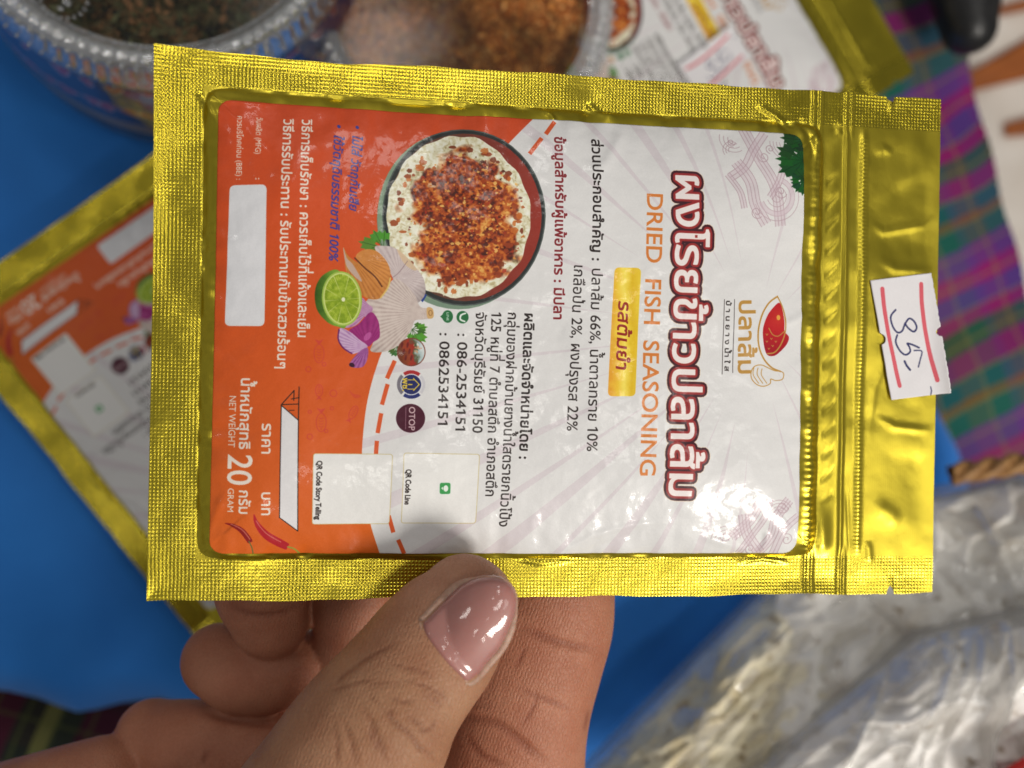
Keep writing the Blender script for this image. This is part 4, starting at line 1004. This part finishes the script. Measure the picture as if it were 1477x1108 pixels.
# ---- clear plastic
def clear_mat(name, tint=(.92, .94, .96), g=.10, rough=.07, bumps=.25, bs=3.0, fk=.55, dk=.05):
    N = NT(name); N.t.nodes.remove(N.p); tr = N.n('ShaderNodeBsdfTransparent'); tr.inputs[0].default_value = (*tint, 1); gl = N.n('ShaderNodeBsdfGlossy'); gl.inputs['Roughness'].default_value = rough
    df = N.n('ShaderNodeBsdfDiffuse'); df.inputs[0].default_value = (.84, .85, .87, 1)
    lw = N.n('ShaderNodeLayerWeight'); lw.inputs[0].default_value = .35
    b = N.bump(N.noise(bs, 3, N.coord('Object')), bumps, .06); N.l(b, gl.inputs['Normal']); N.l(b, lw.inputs['Normal'])
    f = N.math('MINIMUM', N.math('ADD', g, N.math('MULTIPLY', lw.outputs['Facing'], fk)), .8)
    m1 = N.n('ShaderNodeMixShader'); m2 = N.n('ShaderNodeMixShader'); m1.inputs[0].default_value = dk; N.l(tr.outputs[0], m1.inputs[1]); N.l(df.outputs[0], m1.inputs[2])
    N.l(f, m2.inputs[0]); N.l(m1.outputs[0], m2.inputs[1]); N.l(gl.outputs[0], m2.inputs[2]); N.l(m2.outputs[0], N.out.inputs[0]); return N.m
M_CLEAR = clear_mat('clear_plastic'); M_WIN = clear_mat('clear_lid_window', (.95, .96, .97), .015, .12, .12, 1.2, .12, .01); M_RIM = clear_mat('moulded_clear_rim', (.88, .91, .94), .42, .12, .3, 4, .5, .42)  # the rim's white diffuse share stands in for bright glints
def lathe(name, prof, seg, mat, parent, mod=None, uv=False):
    th = np.linspace(0, 2*math.pi, seg+1); V = []; 
    for i, (r, z) in enumerate(prof):
        rr = np.full(seg+1, float(r)); zz_ = np.full(seg+1, float(z))
        if mod: dr, dz_ = mod(i, th); rr = rr+dr; zz_ = zz_+dz_
        V.append(np.stack([rr*np.cos(th), rr*np.sin(th), zz_], -1))
    V = np.array(V); F = grid_faces(len(prof), seg+1); UVs = np.stack([np.broadcast_to(th/(2*math.pi), V.shape[:2]), np.broadcast_to(np.linspace(0, 1, len(prof))[:, None], V.shape[:2])], -1)
    return mesh_fast(name, V.reshape(-1, 3), F, mat, parent, UVs.reshape(-1, 2))
def jar_art():
    W, Hh = 2400, 400; c = Canvas(W, Hh, (22, 70, 150), None, 1.0); rnd = random.Random(9)
    c.poly([(0, 250), (W, 250), (W, 330), (0, 330)], (214, 176, 40)); c.poly([(0, 330), (W, 330), (W, 346), (0, 346)], (60, 120, 50)); c.poly([(0, 346), (W, 346), (W, 400), (0, 400)], (60, 50, 60))
    for x0 in range(0, W, 600):
        for k in range(26): c.poly(ell(x0+rnd.uniform(0, 120), 250+rnd.uniform(-30, 60), rnd.uniform(10, 26), rnd.uniform(6, 14), rnd.uniform(0, 180), 12), rnd.choice([(30, 110, 50), (50, 140, 50), (20, 84, 44)]))
        x = x0+110
        for row, (yy, hh) in enumerate([(60, 60), (170, 42)]):
            x = x0+100+row*20
            while x < x0+590:
                P = spline([(x+rnd.uniform(-4, 30), yy+rnd.uniform(-hh/2, hh/2)) for _ in range(6)], False)
                c.line(P, 18, (232, 206, 214)); c.line(P, 9, (206, 40, 70)); x += hh*.95
        for yy in (272, 300):
            x = x0+170
            while x < x0+560: c.line(spline([(x+rnd.uniform(0, 11), yy+rnd.uniform(-6, 6)) for _ in range(4)], False), 2.4, (60, 54, 20)); x += 15
        x = x0+20
        while x < x0+590: c.line(spline([(x+rnd.uniform(0, 10), 372+rnd.uniform(-7, 7)) for _ in range(4)], False), 2.6, rnd.choice([(200, 190, 190), (190, 80, 70)])); x += 15
    return c.image('jar_print')
M_JARLAB = print_mat('jar_sleeve_print', jar_art(), .4, .1, .1)
def make_jar(C, r, rb, H, seg, label, sleeve, group):
    """C: centre of the lid rim in the world; axis along the table normal"""
    zc = TN; x = Vector((0, 1, 0)).cross(zc).normalized(); y = zc.cross(x)
    base = Vector(C)-zc*H; M = Matrix(((x.x, y.x, zc.x, base.x), (x.y, y.y, zc.y, base.y), (x.z, y.z, zc.z, base.z), (0, 0, 0, 1)))
    root = empty('plastic_jar', M=M); tag(root, label, 'jar', group)
    prof = [(0, .02), (rb*.6, .02), (rb*.9, .05), (rb, .25), (rb*1.01, H*.3), (rb*.995, H*.6), (r*.97, H*.84), (r*.93, H*.90), (r*.93, H*.93)]
    lathe('jar_body', prof, 160, M_CLEAR, root)
    if sleeve: lathe('printed_sleeve', [(rb*.99, H*.08), (rb*.998, H*.3), (rb*.985, H*.6), (r*.955, H*.80)], 160, M_JARLAB, root)
    nb = seg
    def mod(i, th):
        a = np.abs(np.sin(th*nb/2)); k = {3: (.035, .0), 4: (.06, .03), 5: (.05, .05), 6: (.02, .05)}.get(i, (0, 0)); return -k[0]*a, k[1]*a
    lid = lathe('lid', [(r*.95, H*.80), (r*1.03, H*.80), (r*1.035, H*.86), (r*1.02, H*.90), (r*1.0, H*.955), (r*.985, H*.985), (r*.95, H*1.0), (r*.90, H*1.0), (r*.875, H*.965), (r*.85, H*.955)], nb*8, M_RIM, root, mod)
    lathe('lid_window', [(r*.85, H*.955), (r*.5, H*.96), (r*.01, H*.965)], 96, M_WIN, root)
    # two rows of moulded beads round the rim
    bm = bmesh.new()
    for row, (rr, zz_, q) in enumerate([(r*.985, H*.995, .050), (r*.925, H*1.008, .060), (r*1.03, H*.915, .040)]):
        for k in range(nb):
            a = 2*math.pi*(k+.5*row)/nb; m = Matrix.Translation((rr*math.cos(a), rr*math.sin(a), zz_)) @ Matrix.Rotation(a, 4, 'Z') @ Matrix.Diagonal((q*1.6, q*.8, q*.8, 1))
            bmesh.ops.create_icosphere(bm, subdivisions=1, radius=1, matrix=m)
    o = bm_obj('rim_beads', bm, M_RIM, None); o.parent = root; o['kind'] = 'stuff'
    return root, M, lid
def flakes(name, M, r, z, n, cols, seed, label, cat, size=(.06, .2), bulge=.3, lift=0):
    """loose dried flakes heaped under the lid: nobody could count them"""
    rs = np.random.RandomState(seed); k = 72; th = np.linspace(0, 2*math.pi, k+1); R = np.linspace(0, 1, 26)
    V = []
    for q in R: V.append(np.stack([q*r*np.cos(th), q*r*np.sin(th), z+bulge*(1-q*q)+.05*np.sin(5*q*r*np.cos(th))*np.cos(4*q*r*np.sin(th))], -1))
    V.append(np.stack([r*np.cos(th), r*np.sin(th), np.full(k+1, z*.1)], -1)); V = np.array(V).reshape(-1, 3); F = grid_faces(27, k+1)
    a = rs.rand(n)*6.283; q = np.sqrt(rs.rand(n))*r*.97; c = np.stack([q*np.cos(a), q*np.sin(a), z+bulge*(1-(q/r)**2)+rs.rand(n)*.10+lift], -1)
    s = size[0]+(size[1]-size[0])*rs.rand(n)**2; d1 = rs.randn(n, 3); d1 /= np.linalg.norm(d1, axis=1, keepdims=True); d2 = np.cross(d1, rs.randn(n, 3)); d2 /= np.linalg.norm(d2, axis=1, keepdims=True); d3 = np.cross(d1, d2)
    pts = np.stack([c+d1*s[:, None], c+d2*s[:, None]*.5, c-d1*s[:, None]*.8, c-d2*s[:, None]*.5, c+d3*s[:, None]*.22], 1).reshape(-1, 3); b = len(V)+np.arange(n)*5
    Q = np.concatenate([np.stack([b, b+1, b+4, b+4], -1), np.stack([b+1, b+2, b+4, b+4], -1), np.stack([b+2, b+3, b+4, b+4], -1), np.stack([b+3, b, b+4, b+4], -1), np.stack([b, b+3, b+2, b+1], -1)])
    tri = Q[:n*4, :3]; T = np.concatenate([F[:, [0, 1, 2]], F[:, [0, 2, 3]], tri, Q[n*4:][:, [0, 1, 2]], Q[n*4:][:, [0, 2, 3]]])
    o = mesh_fast(name, np.r_[V, pts], T, None, None, smooth=False)
    col = np.ones((len(V)+n*5, 4), np.float32); ci = np.array(cols); base = ci[rs.randint(0, len(ci), len(V))]*.5+ci.mean(0)*.5; col[:len(V), :3] = base*.8
    fc = ci[rs.randint(0, len(ci), n)]*(.7+.6*rs.rand(n, 1)); col[len(V):, :3] = np.repeat(fc, 5, 0)
    at = o.data.color_attributes.new('tone', 'FLOAT_COLOR', 'POINT'); at.data.foreach_set('color', col.ravel())
    Nn = NT(name+'_flakes'); Nn.set(Roughness=.8); Nn.p.inputs['Specular IOR Level'].default_value = .15; A_ = Nn.n('ShaderNodeAttribute'); A_.attribute_name = 'tone'
    o.data.materials.append(Nn.finish(Nn.mix(1.0, A_.outputs['Color'], Nn.ramp(Nn.noise(.9, 4, Nn.coord('Object')), [(.35, (.45, .45, .45)), (.65, (1.3, 1.25, 1.2))]), 'MULTIPLY')))
    o.matrix_world = M; tag(o, label, cat, None, 'stuff'); return o
C1 = PX(216, -195, 21.3); j1, M1, lid1 = make_jar(C1, 4.0, 4.3, 5.4, 96, 'clear plastic jar with beaded rim and blue printed sleeve, holding dark dried herbs', True, 'clear plastic jars on the table')
flakes('dried_herbs', M1, 3.5, 4.6, 5200, [(.06, .065, .04), (.11, .115, .055), (.03, .03, .026), (.22, .13, .06), (.32, .17, .08), (.17, .18, .09)], 3, 'dark green and brown dried herbs heaped under the lid of the beaded jar at upper left', 'herbs', (.06, .2), .35)
C2 = PX(668, -12, 24.4); j2, M2, lid2 = make_jar(C2, 3.42, 3.2, 3.4, 84, 'clear plastic jar of orange brown flakes standing behind the top edge of the held pouch', False, 'clear plastic jars on the table')
flakes('fish_floss', M2, 2.88, 2.7, 9000, [(.62, .22, .04), (.74, .32, .07), (.40, .12, .025), (.85, .45, .14), (.26, .08, .02)], 5, 'orange brown shredded fish flakes filling the jar behind the pouch', 'fish flakes', (.04, .13), .3)
# emblem moulded in the lid of the left jar
bm = bmesh.new(); Minv = M1.inverted(); E0 = Minv @ PX(98, 2, 21.5); ez = 5.4*.965
def bead(x, y, a, b, c, rot=0):
    bmesh.ops.create_icosphere(bm, subdivisions=2, radius=1, matrix=Matrix.Translation((E0.x+x, E0.y+y, ez+.02)) @ Matrix.Rotation(rot, 4, 'Z') @ Matrix.Diagonal((a, b, c, 1)))
for k in range(22): a = 2*math.pi*k/22; bead(.44*math.cos(a), .44*math.sin(a), .045, .03, .05, a)
for k in range(4): bead(-.15+k*.10, .12, .03, .15, .05, .5)
for k in range(7): bead(.02+.11*math.cos(k*1.9)*(.5+.1*k), -.18+.08*math.sin(k*2.3), .05, .035, .05, k)
o = bm_obj('lid_emblem', bm, M_RIM, None); o.parent = j1; o['kind'] = 'stuff'
# ---- crumpled clear bags of pale crackers at the lower right
def film_mat(name, haze, g):
    N = NT(name); N.t.nodes.remove(N.p); tr = N.n('ShaderNodeBsdfTransparent'); tr.inputs[0].default_value = (.97, .97, .97, 1); gl = N.n('ShaderNodeBsdfGlossy'); gl.inputs['Roughness'].default_value = .10
    df = N.n('ShaderNodeBsdfDiffuse'); df.inputs[0].default_value = (.90, .87, .82, 1); lw = N.n('ShaderNodeLayerWeight'); lw.inputs[0].default_value = .45; co = N.coord('Object')
    b = N.bump(N.noise(2.6, 4, co), .45, .10); N.l(b, gl.inputs['Normal']); N.l(b, lw.inputs['Normal'])
    m1 = N.n('ShaderNodeMixShader'); m2 = N.n('ShaderNodeMixShader'); N.l(N.math('ADD', haze, N.math('MULTIPLY', lw.outputs['Facing'], .12)), m1.inputs[0]); N.l(tr.outputs[0], m1.inputs[1]); N.l(df.outputs[0], m1.inputs[2])
    N.l(N.math('ADD', g, N.math('MULTIPLY', lw.outputs['Facing'], .22)), m2.inputs[0]); N.l(m1.outputs[0], m2.inputs[1]); N.l(gl.outputs[0], m2.inputs[2]); N.l(m2.outputs[0], N.out.inputs[0]); return N.m
M_FILM = film_mat('clear_film', .27, .10)
def food_mat(name, a, b, c):
    N = NT(name); co = N.coord('Object'); N.set(Roughness=.7); blot = N.ramp(N.noise(.8, 3, co, .55), [(.30, c), (.46, b), (.62, a)])
    sp = N.ramp(N.noise(2.6, 2, co), [(.28, (.45, .38, .30)), (.38, (1, 1, 1))]); return N.finish(N.mix(1.0, blot, sp, 'MULTIPLY'), N.bump(N.noise(7, 3, co), .4, .05))
M_FOOD = [food_mat('cream_crackers', (.88, .83, .70), (.80, .73, .54), (.62, .52, .32)), food_mat('white_crackers', (.90, .88, .85), (.84, .81, .76), (.64, .58, .50)), food_mat('pale_grey_crackers', (.90, .88, .86), (.82, .79, .76), (.60, .55, .50))]
def bag(corners, depths, seed, food, label, flabel, folds, amp=.5, rot=.6, lines=()):
    n = 320; s, t = np.meshgrid(np.linspace(0, 1, n), np.linspace(0, 1, n)); C = [PX(c[0], c[1], d-.5) for c, d in zip(corners, depths)]
    P = sum(np.array(c)[None, None]*w_[..., None] for c, w_ in zip(C, ((1-s)*(1-t), s*(1-t), s*t, (1-s)*t)))
    e = np.minimum(np.minimum(s, 1-s), np.minimum(t, 1-t)); puff = 1-(1-np.clip(e/.22, 0, 1))**2
    big = vnoise(n, n, 60, seed, 2)*2-1; base_ = puff*.9+.30*big*puff
    cs, sn = math.cos(rot), math.sin(rot); A_ = (s*cs+t*sn); B_ = (-s*sn+t*cs)
    def samp(field, a, b): return field[np.clip((b*n*.6+n*.6).astype(int), 0, 2*n-1), np.clip((a*n*.6+n*.6).astype(int), 0, 2*n-1)]
    def rd(cell, sd, an, p): return (1-np.abs(2*samp(vnoise(2*n, 2*n, cell, sd, 1, an), A_, B_)-1))**p
    h = base_+amp*(.40*rd(34, seed+1, (1, 6), 9)+folds*.30*rd(20, seed+2, (1, 7), 12)+.26*rd(60, seed+3, (5, 1), 16)+.10*rd(14, seed+4, (1, 3), 6))*(.3+.7*puff)
    for (p0, p1, w_, a_) in lines:                          # straight folds of the film
        d = np.array(p1)-np.array(p0); l2 = d@d; q = np.clip(((s-p0[0])*d[0]+(t-p0[1])*d[1])/l2, 0, 1); dd = np.hypot(s-p0[0]-q*d[0], t-p0[1]-q*d[1]); h += a_*np.exp(-np.abs(dd/w_)**1.3)
    # pale crackers inside
    rs = np.random.RandomState(seed); k = 150; s_, t_ = np.meshgrid(np.linspace(.03, .97, k), np.linspace(.03, .97, k)); Pf = sum(np.array(c)[None, None]*w_[..., None] for c, w_ in zip(C, ((1-s_)*(1-t_), s_*(1-t_), s_*t_, (1-s_)*t_)))
    ii = np.clip((s_*(n-1)).astype(int), 0, n-1); jj = np.clip((t_*(n-1)).astype(int), 0, n-1); lump = vnoise(k, k, 13, seed+9, 1); lump2 = vnoise(k, k, 6, seed+10, 1)
    hf = base_[jj, ii]*.92+.14-.24*np.abs(2*lump-1)**.7+.12*lump2; Pf[..., 2] += hf-.30; Lf = Pf.copy(); Lf[..., 2] -= .5; Ff = grid_faces(k, k)[:, ::-1]
    fo = mesh_fast('crackers', np.r_[Pf.reshape(-1, 3), Lf.reshape(-1, 3)], np.r_[Ff, Ff[:, ::-1]+k*k], M_FOOD[food]); tag(fo, flabel, 'crackers', None, 'stuff')
    P = P.copy(); low = P.copy(); P[..., 2] += h-.35; low[..., 2] = np.where(e < 1e-6, P[..., 2], P[..., 2]-h-.75-.2*puff); V = P.reshape(-1, 3); F = grid_faces(n, n)[:, ::-1]; n0 = len(V)
    o = mesh_fast('plastic_bag', np.r_[V, low.reshape(-1, 3)], np.r_[F, F[:, ::-1]+n0], M_FILM); return tag(o, label, 'bag', 'clear film bags at the lower right')
bag([(1130, 835), (1330, 900), (1080, 1260), (770, 1200)], (27.2, 26.4, 24.6, 25.6), 3, 0, 'clear film bag of cream crackers next to the strip of blue cloth', 'cream coloured crackers inside the bag beside the blue cloth', .5, .45, 1.0, [((.45, .1), (.30, 1), .012, .18), ((.75, .0), (.62, 1), .014, .16)])
bag([(1120, 770), (1580, 655), (1640, 1000), (1060, 1180)], (27.4, 26.5, 24.8, 25.0), 11, 1, 'clear film bag of white crackers right behind the lower corner of the held pouch', 'white crackers inside the bag behind the lower corner of the held pouch', .6, .45, .9, [((.62, .1), (.72, .7), .008, .22), ((.78, .0), (.98, .6), .010, .2), ((.45, .15), (.60, .5), .012, .12)])
bag([(960, 1225), (1335, 925), (1640, 860), (1600, 1290)], (24.6, 24.4, 23.6, 23.6), 23, 2, 'clear film bag with long shiny folds, nearest the lower right corner', 'pale crackers inside the bag with long shiny folds', 1.6, .55, -.35, [((.0, .04), (.95, .10), .006, .2)]+[((.18+.02*i, .42+.1*i), (.98, .16+.13*i), .012, .26) for i in range(5)])
# ---- twisted handle
root = empty('rope_handle', tuple(PX(1430, 676, 25.6))); tag(root, 'twisted tan rope handle lying between the plaid cloth and the plastic bags', 'rope')
N = NT('tan_rope'); N.set(Roughness=.55); M_ROPE = N.finish(N.ramp(N.noise(5, 3, N.coord('Object')), [(.3, (.22, .10, .03)), (.7, (.46, .25, .09))]))
A0 = PX(1372, 684, 25.6); A1 = PX(1560, 656, 25.6); dv = (A1-A0); Ln = dv.length; dv.normalize(); s1 = dv.cross(Vector((0, 0, 1))).normalized(); s2 = s1.cross(dv)
for q in range(3):
    bm = bmesh.new(); prev = None
    for i in range(90):
        f = i/89; a = f*Ln*3.6+q*2.094; c = A0+dv*Ln*f+s1*.13*math.cos(a)+s2*.13*math.sin(a)
        ring = [bm.verts.new(c+s1*.14*math.cos(k*.785)+s2*.14*math.sin(k*.785)) for k in range(8)]
        if prev:
            for k in range(8): bm.faces.new((prev[k], prev[(k+1) % 8], ring[(k+1) % 8], ring[k]))
        prev = ring
    o = bm_obj('rope_strand', bm, M_ROPE, None); o.parent = root; o.matrix_parent_inverse = Matrix.Translation(-Vector(root.location))
# ---- far things beyond the table edge
bm = bmesh.new(); loft(bm, [(1392, -170, 29.6, 60, 1.0), (1392, -60, 29.6, 56, 1.0), (1393, 0, 29.6, 50, .9), (1397, 38, 29.6, 40, .8)])
N = NT('black_leather'); N.set(Roughness=.38); M_BLK = N.finish(N.ramp(N.noise(2, 3, N.coord('Object')), [(.3, (.006, .006, .007)), (.7, (.014, .013, .013))]), N.bump(N.noise(6, 3, N.coord('Object')), .3, .05))
tag(bm_obj('black_bag', bm, M_BLK), 'rounded black bag lying on the edge of the plaid cloth at the top right', 'bag')
root = empty('tote_bag', tuple(PX(1480, 250, 46))); tag(root, 'cream tote bag with orange bands on the floor past the table edge', 'bag')
def patch(name, C, d, mat, h, n=40):
    s, t = np.meshgrid(np.linspace(0, 1, n), np.linspace(0, 1, n)); Cw = [PX(c[0], c[1], d) for c in C]
    P = sum(np.array(c)[None, None]*w_[..., None] for c, w_ in zip(Cw, ((1-s)*(1-t), s*(1-t), s*t, (1-s)*t))).copy(); e = np.minimum(np.minimum(s, 1-s), np.minimum(t, 1-t))
    hh = h*(1-(1-np.clip(e/.18, 0, 1))**2); P[..., 2] += hh; low = P.copy(); low[..., 2] -= 2*hh; n0 = n*n; F = grid_faces(n, n)[:, ::-1]
    o = mesh_fast(name, np.r_[P.reshape(-1, 3), low.reshape(-1, 3)], np.r_[F, F[:, ::-1]+n0], mat); o.parent = root; o.matrix_parent_inverse = Matrix.Translation(-Vector(root.location)); return o
N = NT('cream_canvas'); N.set(Roughness=.8); M_CREAM = N.finish(N.ramp(N.noise(.4, 3, N.coord('Object')), [(.3, (.74, .66, .58)), (.7, (.88, .82, .75))]))
N = NT('orange_webbing'); N.set(Roughness=.6); M_ORG = N.finish(N.ramp(N.noise(1, 3, N.coord('Object')), [(.3, (.30, .075, .006)), (.7, (.42, .11, .01))]))
patch('bag_body', [(1290, -90), (1760, -90), (1760, 520), (1390, 520)], 46, M_CREAM, 1.6)
patch('bag_band', [(1383, 112), (1700, -70), (1700, 60), (1388, 136)], 44.2, M_ORG, .25); patch('bag_band', [(1449, 178), (1700, 110), (1700, 180), (1450, 198)], 44.2, M_ORG, .2); patch('bag_band', [(1436, 10), (1700, -60), (1700, -30), (1438, 24)], 44.2, M_ORG, .2)
# red edge in the lower right corner
root = empty('red_tray', tuple(PX(1480, 1110, 23))); tag(root, 'bright red plastic tray just showing in the lower right corner', 'tray')
N = NT('red_plastic'); N.set(Roughness=.35); M_RED = N.finish(N.ramp(N.noise(1, 2, N.coord('Object')), [(.3, (.42, .012, .012)), (.7, (.52, .02, .018))]))
patch('tray_rim', [(1420, 1128), (1560, 1040), (1620, 1120), (1480, 1220)], 22.2, M_RED, .18)
patch('tray_floor', [(1450, 1140), (1560, 1072), (1600, 1125), (1490, 1200)], 22.8, M_RED, .1)
